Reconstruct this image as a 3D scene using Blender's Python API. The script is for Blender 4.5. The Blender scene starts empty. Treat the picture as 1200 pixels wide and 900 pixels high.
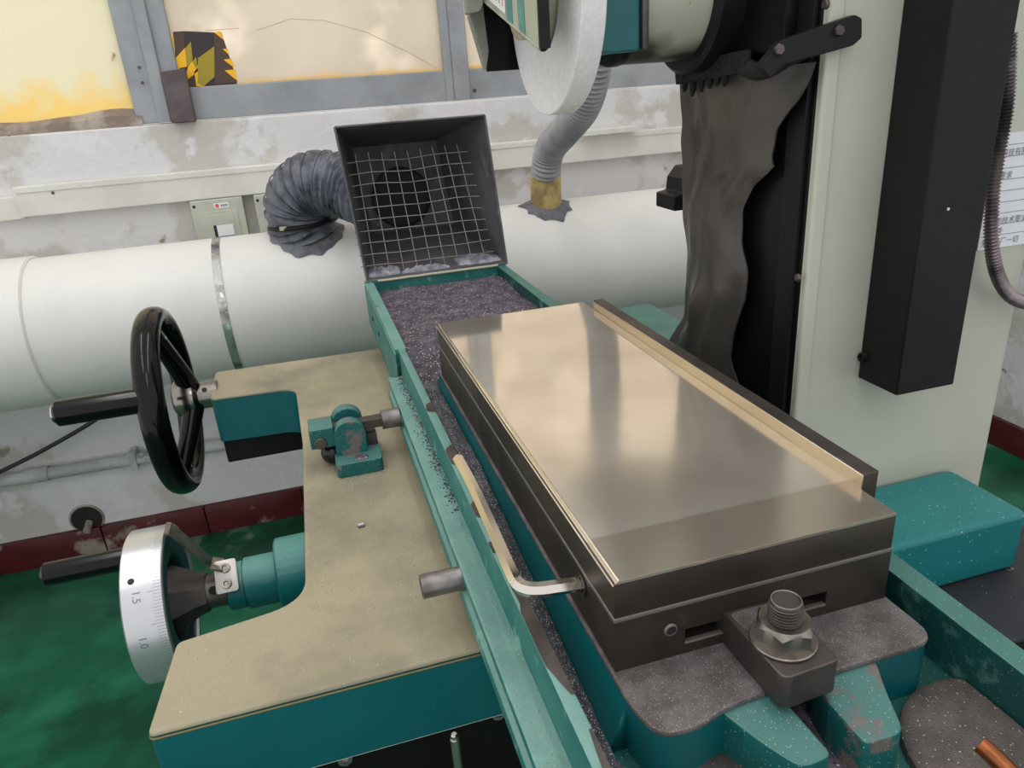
import bpy, bmesh, math, random
from mathutils import Vector, Matrix, noise
random.seed(7)
S = bpy.context.scene
COL = S.collection
# ------------------------------------------------------------------ camera
CAM = Vector((-0.13965, -0.32967, 0.27522))
RT = Vector((0.957735, -0.280049, -0.065693)); UP = Vector((0.164742, 0.346797, 0.923359)); FW = Vector((0.235804, 0.895156, -0.378275))
FPX = 862.1
cd = bpy.data.cameras.new('camera'); cam = bpy.data.objects.new('camera', cd); COL.objects.link(cam)
cd.sensor_width = 36; cd.lens = FPX / 1200 * 36; cd.clip_start = .01
cam.matrix_world = Matrix(((RT.x, UP.x, -FW.x, CAM.x), (RT.y, UP.y, -FW.y, CAM.y), (RT.z, UP.z, -FW.z, CAM.z), (0, 0, 0, 1)))
S.camera = cam
# ------------------------------------------------------------------ world, lamps, exposure
W = bpy.data.worlds.new('world'); S.world = W; W.use_nodes = True
W.node_tree.nodes['Background'].inputs[0].default_value = (.98, .985, 1.0, 1)
W.node_tree.nodes['Background'].inputs[1].default_value = .93
S.view_settings.view_transform = 'Standard'; S.view_settings.look = 'None'; S.view_settings.gamma = 1
S.view_settings.exposure = 0.1
S.view_settings.use_curve_mapping = False
sd = bpy.data.lights.new('daylight', 'SUN'); sd.energy = 1.7; sd.angle = math.radians(40); sd.color = (1, .96, .88)   # day outside the window wall
sun = bpy.data.objects.new('daylight', sd); COL.objects.link(sun); sun.location = (0, 6, 5); sun.rotation_euler = Vector((0, -.80, -.60)).to_track_quat('-Z', 'Y').to_euler()
LAMPS = [(-1.05, -.15), (.35, -.15), (-1.05, 1.1), (.35, 1.1), (-.3, -1.5)]
LAMP_Z = 2.35; LAMP_W = 3.6

def at(px, py, ax, v):
    """point where the photograph's pixel (1200x900) meets the plane axis=v"""
    d = FW * FPX + RT * (px - 600) - UP * (py - 450)
    return CAM + d * ((v - CAM[ax]) / d[ax])

# ------------------------------------------------------------------ materials
def lin(c):
    return tuple((x / 12.92 if x <= .04045 else ((x + .055) / 1.055) ** 2.4) for x in (v / 255 for v in c)) + (1,)
MATS = {}
def M(name, c, rough=.5, metal=0, layers=(), bump=0, bscale=300, coat=0, spec=.5, rvar=0, stretch=None, trans=0):
    """layers: (colour, scale, lo, hi[, detail]) noise masks; ('speck', colour, scale, radius, keep) dots;
    ('band', colour, axis, lo, hi, soft) a stain or paint band fixed in the place"""
    m = bpy.data.materials.new(name); m.use_nodes = True; N = m.node_tree.nodes; L = m.node_tree.links
    b = N['Principled BSDF']; MATS[name] = m
    geo = N.new('ShaderNodeNewGeometry'); pos = geo.outputs['Position']
    if stretch:
        mp = N.new('ShaderNodeMapping'); mp.inputs['Scale'].default_value = stretch; L.new(pos, mp.inputs[0]); pos = mp.outputs[0]
    cur = None
    def mixin(fac, colr):
        nonlocal cur
        x = N.new('ShaderNodeMix'); x.data_type = 'RGBA'; L.new(fac, x.inputs[0])
        if cur is None: x.inputs[6].default_value = lin(c)
        else: L.new(cur, x.inputs[6])
        x.inputs[7].default_value = lin(colr); cur = x.outputs[2]
    def rng(sock, lo, hi):
        r = N.new('ShaderNodeMapRange'); r.inputs[1].default_value = lo; r.inputs[2].default_value = hi; L.new(sock, r.inputs[0]); return r.outputs[0]
    for i, l in enumerate(layers):
        if l[0] == 'speck':
            v = N.new('ShaderNodeTexVoronoi'); v.inputs['Scale'].default_value = l[2]; L.new(pos, v.inputs['Vector'])
            a = rng(v.outputs['Distance'], l[3], l[3] * .6)
            s = N.new('ShaderNodeSeparateColor'); L.new(v.outputs['Color'], s.inputs[0])
            k = rng(s.outputs[0], l[4], l[4] + .02)
            mu = N.new('ShaderNodeMath'); mu.operation = 'MULTIPLY'; L.new(a, mu.inputs[0]); L.new(k, mu.inputs[1]); mixin(mu.outputs[0], l[1])
        elif l[0] == 'dust':                        # dust settled on level surfaces: colour, lo, hi of the normal's z, strength
            s = N.new('ShaderNodeSeparateXYZ'); L.new(geo.outputs['True Normal'], s.inputs[0]); k = rng(s.outputs[2], l[2], l[3])
            n = N.new('ShaderNodeTexNoise'); n.inputs['Scale'].default_value = 18; n.inputs['Detail'].default_value = 6; L.new(pos, n.inputs['Vector'])
            r = N.new('ShaderNodeMapRange'); r.inputs[1].default_value = .3; r.inputs[2].default_value = .6; r.inputs[3].default_value = l[4] * .7; r.inputs[4].default_value = l[4]; L.new(n.outputs[0], r.inputs[0])
            mu = N.new('ShaderNodeMath'); mu.operation = 'MULTIPLY'; L.new(k, mu.inputs[0]); L.new(r.outputs[0], mu.inputs[1]); mixin(mu.outputs[0], l[1])
        elif l[0] == 'band':
            s = N.new('ShaderNodeSeparateXYZ'); L.new(geo.outputs['Position'], s.inputs[0])
            n = N.new('ShaderNodeTexNoise'); n.inputs['Scale'].default_value = 25; L.new(pos, n.inputs['Vector'])
            ad = N.new('ShaderNodeMath'); ad.operation = 'MULTIPLY_ADD'; ad.inputs[1].default_value = l[5] * 2; L.new(n.outputs[0], ad.inputs[0]); L.new(s.outputs[l[2]], ad.inputs[2])
            o = l[5]
            a = rng(ad.outputs[0], l[3] + o - l[5] * .5, l[3] + o + l[5] * .5); e = rng(ad.outputs[0], l[4] + o + l[5] * .5, l[4] + o - l[5] * .5)
            mu = N.new('ShaderNodeMath'); mu.operation = 'MULTIPLY'; L.new(a, mu.inputs[0]); L.new(e, mu.inputs[1]); mixin(mu.outputs[0], l[1])
        else:
            n = N.new('ShaderNodeTexNoise'); n.inputs['Scale'].default_value = l[1]; n.inputs['Detail'].default_value = l[4] if len(l) > 4 else 6
            n.inputs['Roughness'].default_value = .6
            mp = N.new('ShaderNodeMapping'); mp.inputs['Location'].default_value = (i * 3.7 + len(name), i * 1.3, i * 2.1); L.new(pos, mp.inputs[0]); L.new(mp.outputs[0], n.inputs['Vector'])
            mixin(rng(n.outputs[0], l[2], l[3]), l[0])
    if cur is None: b.inputs['Base Color'].default_value = lin(c)
    else: L.new(cur, b.inputs['Base Color'])
    b.inputs['Roughness'].default_value = rough; b.inputs['Metallic'].default_value = metal
    b.inputs['Coat Weight'].default_value = coat; b.inputs['Coat Roughness'].default_value = .08
    b.inputs['Specular IOR Level'].default_value = spec
    if rvar:
        n = N.new('ShaderNodeTexNoise'); n.inputs['Scale'].default_value = 14; n.inputs['Detail'].default_value = 6; L.new(pos, n.inputs['Vector'])
        r = N.new('ShaderNodeMapRange'); r.inputs[1].default_value = .35; r.inputs[2].default_value = .7; r.inputs[3].default_value = rough; r.inputs[4].default_value = rough + rvar
        L.new(n.outputs[0], r.inputs[0]); L.new(r.outputs[0], b.inputs['Roughness'])
    if bump:
        n = N.new('ShaderNodeTexNoise'); n.inputs['Scale'].default_value = bscale; n.inputs['Detail'].default_value = 4; L.new(pos, n.inputs['Vector'])
        bp = N.new('ShaderNodeBump'); bp.inputs['Strength'].default_value = 1; bp.inputs['Distance'].default_value = bump; L.new(n.outputs[0], bp.inputs['Height']); L.new(bp.outputs[0], b.inputs['Normal'])
    if trans:
        t = N.new('ShaderNodeBsdfTranslucent'); ms = N.new('ShaderNodeMixShader'); ms.inputs[0].default_value = trans
        if cur is None: t.inputs[0].default_value = lin(c)
        else: L.new(cur, t.inputs[0])
        L.new(b.outputs[0], ms.inputs[1]); L.new(t.outputs[0], ms.inputs[2]); L.new(ms.outputs[0], N['Material Output'].inputs[0])
    return m
RUST = (112, 92, 80)
M('wall', (222, 220, 220), .8, layers=(((202, 197, 190), 2.6, .52, .56, 8), ((228, 226, 226), 7, .55, .6, 8), ((150, 142, 130), 9, .68, .72, 8), ('speck', (120, 112, 104), 16, .07, .8)), bump=.004, bscale=40)
M('wall_upper', (214, 212, 206), .8, layers=(((190, 185, 178), 3, .5, .56, 8),), bump=.002, bscale=40)
M('floor', (14, 92, 62), .32, layers=(((34, 112, 84), 6, .45, .65, 8), ((8, 70, 48), 3, .5, .62, 6), ((120, 138, 122), 4.5, .60, .68, 9)), bump=.0006, bscale=60)
M('red_tile', (92, 26, 30), .4, layers=(((70, 20, 24), 12, .45, .7), ((160, 146, 134), 5, .58, .64, 10)), bump=.001, bscale=60)
M('grout', (70, 50, 48), .9)
M('window_frame', (164, 167, 171), .5, layers=(((144, 147, 151), 8, .45, .7), ('speck', (110, 100, 92), 20, .06, .85)), bump=.0004, bscale=60)
M('pane', (232, 224, 212), .25, trans=.8, layers=(((220, 212, 200), 2.2, .4, .7, 4), ((246, 238, 226), 5, .55, .7, 3), ('band', (240, 216, 172), 2, .30, .328, .012), ('speck', (120, 96, 60), 60, .06, .93)))
M('pane_yellow', (236, 232, 214), .25, trans=.8, layers=(((232, 230, 212), 2.0, .45, .7, 4), ('band', (243, 224, 170), 2, .2, .33, .08), ((150, 120, 70), 9, .655, .70, 9)))
M('pane_crack', (206, 184, 150), .6)
M('mortar', (140, 124, 112), .95, layers=(((178, 166, 154), 14, .45, .6, 8),), bump=.006, bscale=50)
M('sill_block', (108, 94, 96), .7, layers=(((90, 78, 80), 20, .4, .6),))
M('tape_black', (54, 46, 44), .5); M('tape_brown', (84, 64, 54), .55); M('tape_yellow', (255, 194, 24), .5); M('tape_olive', (170, 148, 40), .5)
M('duct', (234, 231, 226), .38, layers=(((222, 221, 216), 4, .4, .7), ('speck', (120, 120, 118), 9, .05, .9)))
M('clear_tape', (200, 199, 196), .16, metal=.8, layers=(((168, 168, 164), 30, .5, .58, 3), ((240, 240, 238), 34, .6, .64, 2)))
M('flex_black', (104, 108, 118), .4, layers=(((68, 71, 80), 24, .45, .6),), bump=.003, bscale=60)
M('flex_grey', (168, 168, 170), .45, layers=(((148, 148, 150), 12, .45, .6),))
M('grey_tape', (112, 114, 120), .5, layers=(((86, 88, 94), 30, .45, .6),), bump=.003, bscale=80)
M('yellow_sleeve', (206, 180, 118), .5, layers=(((150, 130, 84), 20, .45, .6), ((206, 190, 150), 14, .6, .64)))
M('trunking', (226, 224, 216), .5, layers=(((214, 211, 202), 6, .45, .65), ((160, 140, 118), 7, .70, .72, 8)))
M('switch_box', (190, 192, 178), .5, layers=(((176, 178, 164), 10, .45, .65),))
M('dark_gap', (30, 30, 30), .6); M('label_white', (232, 232, 232), .5); M('label_blue', (110, 130, 150), .5); M('label_red', (226, 96, 100), .5); M('ink', (120, 122, 128), .7)
M('pipe_grey', (172, 176, 176), .5, layers=(((120, 118, 114), 18, .58, .63, 8), ((196, 200, 198), 7, .5, .6)))
M('cable', (44, 44, 46), .5)
M('hood', (98, 96, 98), .55, layers=(((80, 78, 80), 9, .4, .6), ((116, 114, 117), 16, .6, .68)), bump=.0006, bscale=200)
M('wire', (142, 138, 132), .5, metal=.35)
M('caulk', (170, 170, 180), .7, layers=(((120, 118, 130), 40, .45, .6),), bump=.002, bscale=200)
M('cream_seal', (200, 196, 172), .7)
M('teal_faded', (30, 110, 104), .5, layers=(((52, 122, 114), 12, .42, .62), ('dust', (122, 162, 154), .5, .95, .95), (RUST, 16, .66, .69, 8), ('speck', (160, 184, 178), 800, .3, .8), ((122, 168, 158), 40, .58, .7)), bump=.0003, bscale=400)
M('teal', (4, 98, 98), .42, layers=(((2, 88, 90), 8, .4, .65), ('dust', (104, 158, 148), .45, 1, .75), ('speck', (120, 170, 165), 260, .16, .93)), bump=.0002, bscale=500)
M('teal_dark', (4, 96, 100), .36, layers=(((3, 86, 92), 6, .4, .65), ('speck', (110, 160, 158), 90, .05, .93)), bump=.0001, bscale=500)
M('teal_dusty', (14, 74, 70), .5, layers=(((24, 88, 82), 14, .4, .62), ('speck', (190, 200, 204), 700, .3, .86)), bump=.0003, bscale=500)
M('teal_bright', (4, 112, 114), .4, layers=(((2, 104, 106), 8, .4, .65), ('dust', (40, 134, 132), .5, .95, .8), ('speck', (190, 215, 210), 240, .2, .86), ('speck', (170, 200, 190), 90, .08, .88)), bump=.0002, bscale=500)
M('teal_rim', (14, 72, 70), .5, layers=(('dust', (78, 128, 118), .5, .95, .9), ((86, 132, 122), 30, .56, .68, 8), ('speck', (150, 176, 170), 700, .3, .85)), bump=.0003, bscale=400)
M('teal_cast', (10, 94, 92), .5, layers=(('dust', (92, 134, 126), .4, .95, .65), ((112, 104, 100), 24, .56, .61, 8), ('speck', (190, 195, 195), 800, .3, .86)), bump=.0004, bscale=160)
M('swarf', (104, 96, 106), .75, layers=(((74, 66, 76), 60, .4, .6), ((128, 120, 126), 25, .55, .7), ('speck', (40, 36, 42), 420, .5, .75), ('speck', (226, 220, 224), 380, .42, .86)))
M('swarf_fine', (92, 90, 96), .7, layers=(((60, 62, 66), 50, .4, .6), ('speck', (44, 44, 48), 1000, .5, .7), ('speck', (230, 228, 232), 1100, .45, .80)))
M('swarf_steel', (124, 118, 116), .55, metal=.35, layers=(((96, 90, 88), 40, .42, .62), ('speck', (80, 74, 72), 900, .4, .7), ('speck', (196, 191, 193), 1200, .40, .85)), bump=.0006, bscale=1200)
M('pad_steel', (112, 104, 99), .5, metal=.4, layers=(((88, 82, 79), 30, .42, .62), ('speck', (76, 70, 67), 700, .4, .7), ('speck', (226, 222, 220), 620, .3, .84)), bump=.0006, bscale=900)
M('mat_cream', (170, 159, 132), .5, layers=(((154, 145, 120), 5, .42, .62), ((132, 125, 106), 6, .5, .68, 7), ('speck', (240, 236, 226), 150, .09, .80), ('speck', (226, 222, 210), 420, .16, .90), ('speck', (96, 92, 88), 40, .05, .93)), bump=.0006, bscale=350)
M('mat_edge', (128, 112, 66), .6)
M('black_paint', (22, 21, 23), .45, spec=.22, layers=(((29, 26, 27), 4, .45, .65),), bump=.0003, bscale=900)
M('black_sat', (17, 17, 18), .4, spec=.2)
M('black_gloss', (7, 7, 9), .14, spec=.24, coat=.06)
M('black_knob', (16, 16, 18), .3)
M('rubber', (78, 73, 69), .36, layers=(((58, 54, 52), 6, .42, .6), ((92, 86, 80), 7, .58, .75)), bump=.0008, bscale=90)
M('soot', (24, 22, 22), .8, layers=(((40, 36, 35), 60, .5, .7),), bump=.002, bscale=150)
M('column', (192, 192, 178), .42, layers=(((182, 182, 168), 4, .4, .65), ((150, 148, 130), 6, .66, .74, 8), ('speck', (70, 66, 56), 30, .05, .9)), bump=.0003, bscale=120)
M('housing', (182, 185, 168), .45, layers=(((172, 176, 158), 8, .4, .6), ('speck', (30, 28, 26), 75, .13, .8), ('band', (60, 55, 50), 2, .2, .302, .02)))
M('chrome', (205, 200, 192), .12, metal=1)
M('polished', (146, 140, 133), .16, metal=1, rvar=.06)
M('steel', (176, 172, 166), .3, metal=1, rvar=.12)
M('nut_steel', (158, 152, 144), .36, metal=1, layers=(((122, 114, 106), 60, .45, .65),))
M('dark_steel', (104, 96, 92), .42, metal=.8, layers=(((84, 78, 76), 30, .42, .62),), rvar=.12)
M('chuck_side', (82, 73, 67), .38, metal=.75, layers=(((66, 59, 55), 10, .42, .62), ((98, 88, 81), 30, .6, .72)), rvar=.15, bump=.0001, bscale=700)
M('chuck_strip', (132, 128, 122), .45, metal=.6)
M('bright_edge', (222, 208, 190), .28, metal=1)
M('dial', (206, 207, 210), .3, metal=.75)
M('dial_ink', (128, 128, 136), .6)
M('wheel_grit', (232, 226, 226), .9, layers=(((220, 217, 219), 6, .4, .65), ((236, 234, 236), 200, .4, .6)), bump=.0012, bscale=600)
M('guard_paint', (176, 180, 158), .45, layers=(((150, 154, 134), 14, .42, .62), ('speck', (90, 84, 60), 60, .06, .88)))
M('guard_edge', (138, 138, 128), .5, layers=(((110, 112, 102), 20, .45, .6),))
M('guard_stripe', (66, 134, 132), .5, layers=(((96, 150, 140), 26, .5, .62),))
M('notice_paper', (226, 226, 232), .6)
M('copper', (176, 104, 62), .35, metal=.9, layers=(((140, 86, 54), 40, .45, .6),))
M('tube_steel', (140, 134, 132), .38, metal=.8, layers=(((110, 104, 102), 60, .45, .65),))
M('hex_key', (222, 214, 204), .16, metal=1)
M('conduit', (140, 130, 130), .38, metal=.7, layers=(((86, 78, 80), 20, .45, .6),))
M('lamp_white', (235, 235, 235), .5)
# chuck face: ground steel with fine grinding lay, a band at the end the wheel does not reach
def chuck_face():
    m = M('chuck_face', (214, 202, 184), .16, metal=.78); N = m.node_tree.nodes; L = m.node_tree.links; b = N['Principled BSDF']
    g = N.new('ShaderNodeNewGeometry')
    s = N.new('ShaderNodeSeparateXYZ'); L.new(g.outputs['Position'], s.inputs[0])
    r = N.new('ShaderNodeMapRange'); r.inputs[1].default_value = .05; r.inputs[2].default_value = .30; r.inputs[3].default_value = .20; r.inputs[4].default_value = .065; L.new(s.outputs[1], r.inputs[0])
    c = N.new('ShaderNodeTexNoise'); c.inputs['Scale'].default_value = 9; c.inputs['Detail'].default_value = 5; L.new(g.outputs['Position'], c.inputs['Vector'])
    a = N.new('ShaderNodeMath'); a.operation = 'MULTIPLY_ADD'; a.inputs[1].default_value = .12; L.new(c.outputs[0], a.inputs[0]); L.new(r.outputs[0], a.inputs[2])
    a2 = N.new('ShaderNodeMath'); a2.operation = 'SUBTRACT'; a2.inputs[1].default_value = .06; L.new(a.outputs[0], a2.inputs[0]); L.new(a2.outputs[0], b.inputs['Roughness'])
    mx = N.new('ShaderNodeMix'); mx.data_type = 'RGBA'; mx.inputs[6].default_value = lin((238, 228, 214)); mx.inputs[7].default_value = lin((212, 199, 182))
    r2 = N.new('ShaderNodeMapRange'); r2.inputs[1].default_value = .42; r2.inputs[2].default_value = .75; L.new(c.outputs[0], r2.inputs[0]); L.new(r2.outputs[0], mx.inputs[0])
    mb_ = N.new('ShaderNodeMix'); mb_.data_type = 'RGBA'; rb = N.new('ShaderNodeMapRange'); rb.inputs[1].default_value = .045; rb.inputs[2].default_value = .047; L.new(s.outputs[1], rb.inputs[0]); L.new(rb.outputs[0], mb_.inputs[0])
    mb_.inputs[6].default_value = lin((206, 192, 176)); L.new(mx.outputs[2], mb_.inputs[7]); L.new(mb_.outputs[2], b.inputs['Base Color'])
chuck_face()
def emis(name, col, st):
    m = bpy.data.materials.new(name); m.use_nodes = True; b = m.node_tree.nodes['Principled BSDF']
    b.inputs['Emission Color'].default_value = col; b.inputs['Emission Strength'].default_value = st; MATS[name] = m
emis('tube_glow', (.95, .97, 1, 1), 6)

# ------------------------------------------------------------------ object helpers (all geometry given in world metres)
WL = {}                                             # object -> world location
def tag(o, label=None, cat=None, group=None, kind=None):
    if label: o['label'] = label
    if cat: o['category'] = cat
    if group: o['group'] = group
    if kind: o['kind'] = kind
    return o
def thing(name, loc, label, cat, group=None):
    o = bpy.data.objects.new(name, None); COL.objects.link(o); o.empty_display_size = .02
    o.location = loc; WL[o] = Vector(loc); return tag(o, label, cat, group)
def put(name, bm, mat, parent=None, smooth=35, org=None, flat=False):
    bmesh.ops.recalc_face_normals(bm, faces=bm.faces)
    big = max((f.calc_area() for f in bm.faces), default=0) * .12
    fl = [not (flat and (len(f.verts) > 4 or f.calc_area() > big)) for f in bm.faces]   # flat faces stay flat beside their bevels
    if org is None:
        xs = [v.co for v in bm.verts]
        org = Vector(((min(v.x for v in xs) + max(v.x for v in xs)) / 2, (min(v.y for v in xs) + max(v.y for v in xs)) / 2, min(v.z for v in xs)))
    org = Vector(org)
    bmesh.ops.translate(bm, verts=bm.verts, vec=-org)
    me = bpy.data.meshes.new(name); bm.to_mesh(me); bm.free()
    if smooth:
        me.set_sharp_from_angle(angle=math.radians(smooth)); me.polygons.foreach_set('use_smooth', fl)
    me.materials.append(MATS[mat])
    return link(name, me, org, parent)
def link(name, me, org, parent=None):
    o = bpy.data.objects.new(name, me); COL.objects.link(o); WL[o] = Vector(org)
    if parent: o.parent = parent; o.location = Vector(org) - WL[parent]
    else: o.location = org
    return o
def bev(bm, r, seg=2, ang=30):
    if r <= 0: return
    ed = [e for e in bm.edges if len(e.link_faces) == 2 and e.calc_face_angle(0) > math.radians(ang)]
    bmesh.ops.bevel(bm, geom=ed, offset=r, segments=seg, profile=.5, affect='EDGES', clamp_overlap=True)
def b_box(bm, x, y, z):
    v = [bm.verts.new((a, b, c)) for a in x for b in y for c in z]
    for f in ((0, 1, 3, 2), (4, 6, 7, 5), (0, 4, 5, 1), (2, 3, 7, 6), (0, 2, 6, 4), (1, 5, 7, 3)): bm.faces.new([v[i] for i in f])
def box(name, x, y, z, mat, parent=None, r=.001, seg=2):
    bm = bmesh.new(); b_box(bm, x, y, z); bmesh.ops.recalc_face_normals(bm, faces=bm.faces); bev(bm, r, seg); return put(name, bm, mat, parent, flat=True)
def rounded(poly, rad, n=5):
    out = []
    for i, p in enumerate(poly):
        r = rad[i] if isinstance(rad, (list, tuple)) else rad
        p = Vector(p); a = Vector(poly[i - 1]) - p; b = Vector(poly[(i + 1) % len(poly)]) - p
        if r <= 0: out.append(tuple(p)); continue
        k = min(r, a.length * .45, b.length * .45); A = p + a.normalized() * k; B = p + b.normalized() * k
        for j in range(n + 1):
            t = j / n; out.append(tuple(A * (1 - t) ** 2 + p * 2 * t * (1 - t) + B * t * t))
    return out
AX = {'x': lambda u, v, w: (w, u, v), 'y': lambda u, v, w: (u, w, v), 'z': lambda u, v, w: (u, v, w)}
def b_prism(bm, poly, ax, a, b):
    f = AX[ax]; A = [bm.verts.new(f(u, v, a)) for u, v in poly]; B = [bm.verts.new(f(u, v, b)) for u, v in poly]
    n = len(poly); bm.faces.new(A); bm.faces.new(B[::-1])
    for i in range(n): bm.faces.new((A[i], B[i], B[(i + 1) % n], A[(i + 1) % n]))
def prism(name, poly, ax, a, b, mat, parent=None, r=.001, seg=2):
    bm = bmesh.new(); b_prism(bm, poly, ax, a, b); bmesh.ops.recalc_face_normals(bm, faces=bm.faces); bev(bm, r, seg, 40); return put(name, bm, mat, parent, flat=True)
def basis(d):
    d = Vector(d).normalized(); u = d.orthogonal().normalized(); return d, u, d.cross(u)
def b_lathe(bm, prof, org, ax, seg=40, closed=False):
    d, u, v = basis(ax); org = Vector(org); rings = []
    for r, h in prof:
        if r < 1e-6: rings.append([bm.verts.new(org + d * h)])
        else: rings.append([bm.verts.new(org + d * h + (u * math.cos(t) + v * math.sin(t)) * r) for t in (2 * math.pi * k / seg for k in range(seg))])
    pr = list(zip(rings, rings[1:])) + ([(rings[-1], rings[0])] if closed else [])
    for A, B in pr:
        for k in range(seg):
            j = (k + 1) % seg
            if len(A) == 1 and len(B) == 1: continue
            if len(A) == 1: bm.faces.new((A[0], B[k], B[j]))
            elif len(B) == 1: bm.faces.new((A[k], B[0], A[j]))
            else: bm.faces.new((A[k], B[k], B[j], A[j]))
def lathe(name, prof, org, ax, mat, parent=None, seg=40, closed=False, smooth=35):
    bm = bmesh.new(); b_lathe(bm, prof, org, ax, seg, closed); return put(name, bm, mat, parent, smooth)
def cyl(name, r, a, b, mat, parent=None, c=.0008, seg=32):
    a = Vector(a); b = Vector(b); h = (b - a).length; c = min(c, r * .3, h * .3)
    return lathe(name, [(0, 0), (r - c, 0), (r, c), (r, h - c), (r - c, h), (0, h)], a, b - a, mat, parent, seg)
def spline(pts, n=10):
    P = [Vector(p) for p in pts]; P = [P[0] * 2 - P[1]] + P + [P[-1] * 2 - P[-2]]; out = []
    for i in range(1, len(P) - 2):
        a, b, c, d = P[i - 1:i + 3]
        for k in range(n):
            t = k / n; out.append(.5 * ((2 * b) + (c - a) * t + (2 * a - 5 * b + 4 * c - d) * t * t + (3 * b - a - 3 * c + d) * t ** 3))
    out.append(P[-2]); return out
def resample(pts, step):
    L = [0]
    for a, b in zip(pts, pts[1:]): L.append(L[-1] + (b - a).length)
    n = max(2, int(L[-1] / step)); out = []; j = 0
    for k in range(n + 1):
        s = L[-1] * k / n
        while j < len(L) - 2 and L[j + 1] < s: j += 1
        t = (s - L[j]) / max(1e-9, L[j + 1] - L[j]); out.append(pts[j].lerp(pts[j + 1], min(1, t)))
    return out
def b_tube(bm, pts, rad, seg=10, cap=True):
    pts = [Vector(p) for p in pts]; n = len(pts); u = None; rings = []
    for i, p in enumerate(pts):
        d = (pts[min(i + 1, n - 1)] - pts[max(i - 1, 0)]).normalized()
        u = d.orthogonal().normalized() if u is None else (u - d * u.dot(d)).normalized()
        v = d.cross(u); r = rad(i) if callable(rad) else rad
        rings.append([bm.verts.new(p + (u * math.cos(t) + v * math.sin(t)) * r) for t in (2 * math.pi * k / seg for k in range(seg))])
    for A, B in zip(rings, rings[1:]):
        for k in range(seg): j = (k + 1) % seg; bm.faces.new((A[k], B[k], B[j], A[j]))
    if cap: bm.faces.new(rings[0]); bm.faces.new(rings[-1])
def tube(name, pts, rad, mat, parent=None, seg=10, smooth=60):
    bm = bmesh.new(); b_tube(bm, pts, rad, seg); return put(name, bm, mat, parent, smooth)
def text_bm(s, size):
    c = bpy.data.curves.new('t', 'FONT'); c.body = s; c.size = size; c.resolution_u = 3
    o = bpy.data.objects.new('t', c); COL.objects.link(o)
    dg = bpy.context.evaluated_depsgraph_get(); me = bpy.data.meshes.new_from_object(o.evaluated_get(dg))
    bm = bmesh.new(); bm.from_mesh(me); bpy.data.meshes.remove(me); bpy.data.objects.remove(o); bpy.data.curves.remove(c); return bm

# ================================================================== SETTING
FZ = -1.0; YW = 1.91; XR = 2.05
bm = bmesh.new(); b_box(bm, (-3, 3.5), (-2.2, 2.2), (FZ - .1, FZ)); tag(put('floor', bm, 'floor', smooth=0), kind='structure')
tag(box('wall_back', (-3, XR), (YW, YW + .24), (FZ, .236), 'wall', r=.006), kind='structure')
tag(box('wall_back_upper', (-3, XR), (YW + .02, YW + .24), (1.75, 2.6), 'wall_upper', r=0), kind='structure')
tag(box('wall_right', (XR, XR + .2), (-.6, YW + .24), (FZ, 2.6), 'wall', r=0), kind='structure')
# window band: grey frame members and dirty panes
wy0, wy1 = YW + .012, YW + .06
win = [thing('window_1', (-1.2, wy0, .245), None, None), thing('window_2', (0, wy0, .245), None, None), thing('window_3', (1.1, wy0, .245), None, None)]
for w in win: tag(w, kind='structure')
box('bottom_rail', (-.39, .33), (wy0, wy1), (.238, .32), 'window_frame', win[1], .003)
box('bottom_rail', (.385, XR), (wy0, wy1), (.238, .32), 'window_frame', win[2], .003)
box('mullion', (-.515, -.46), (wy0 - .004, wy1), (.238, 1.75), 'window_frame', win[0], .003)
box('mullion', (-.462, -.43), (wy0 - .012, wy1), (.238, 1.75), 'window_frame', win[0], .003)
box('mullion', (-.432, -.388), (wy0, wy1), (.238, 1.75), 'window_frame', win[1], .003)
box('mullion', (.318, .342), (wy0 - .004, wy1), (.238, 1.75), 'window_frame', win[1], .002)
box('mullion', (.342, .39), (wy0 - .008, wy1), (.238, 1.75), 'window_frame', win[2], .003)
box('mullion', (1.16, 1.24), (wy0 - .006, wy1), (.238, 1.75), 'window_frame', win[2], .003)
box('mullion', (-1.36, -1.28), (wy0 - .006, wy1), (.238, 1.75), 'window_frame', win[0], .003)
for w, x0, x1 in ((win[0], -3, -.5), (win[1], -.44, .33), (win[2], .38, XR)):
    box('top_rail', (x0, x1), (wy0, wy1), (1.70, 1.76), 'window_frame', w, .003)
    box('transom', (x0, x1), (wy0, wy1), (1.12, 1.17), 'window_frame', w, .003)
for w, x0, x1, z0, mt in ((win[0], -3, -1.3, .24, 'pane_yellow'), (win[0], -1.34, -.50, .24, 'pane_yellow'), (win[1], -.41, .33, .31, 'pane'), (win[2], .37, 1.2, .31, 'pane'), (win[2], 1.2, XR, .31, 'pane')):
    box('pane', (x0, x1), (wy0 + .012, wy0 + .016), (z0, 1.14), mt, w, 0)
    box('pane', (x0, x1), (wy0 + .012, wy0 + .016), (1.14, 1.72), mt, w, 0)
c = at(556, 106, 1, wy0); cyl('screw', .006, (c.x, wy0 - .002, c.z), (c.x, wy0 + .002, c.z), 'sill_block', win[2])
for px, py in ((163, 79), (167, 97)):
    c = at(px, py, 1, wy0 - .012); cyl('screw', .004, (c.x, wy0 - .014, c.z), (c.x, wy0 - .01, c.z), 'sill_block', win[0])
# crack lines of the old glass as thin wires on the pane
for pl in ([(300, 36), (340, 22), (380, 24), (430, 38), (480, 62), (512, 80)], [(280, 33), (240, 36)]):
    tube('glass_crack', [at(x, y, 1, wy0 + .0115) for x, y in pl], .0009, 'pane_crack', win[1], 5)
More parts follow.
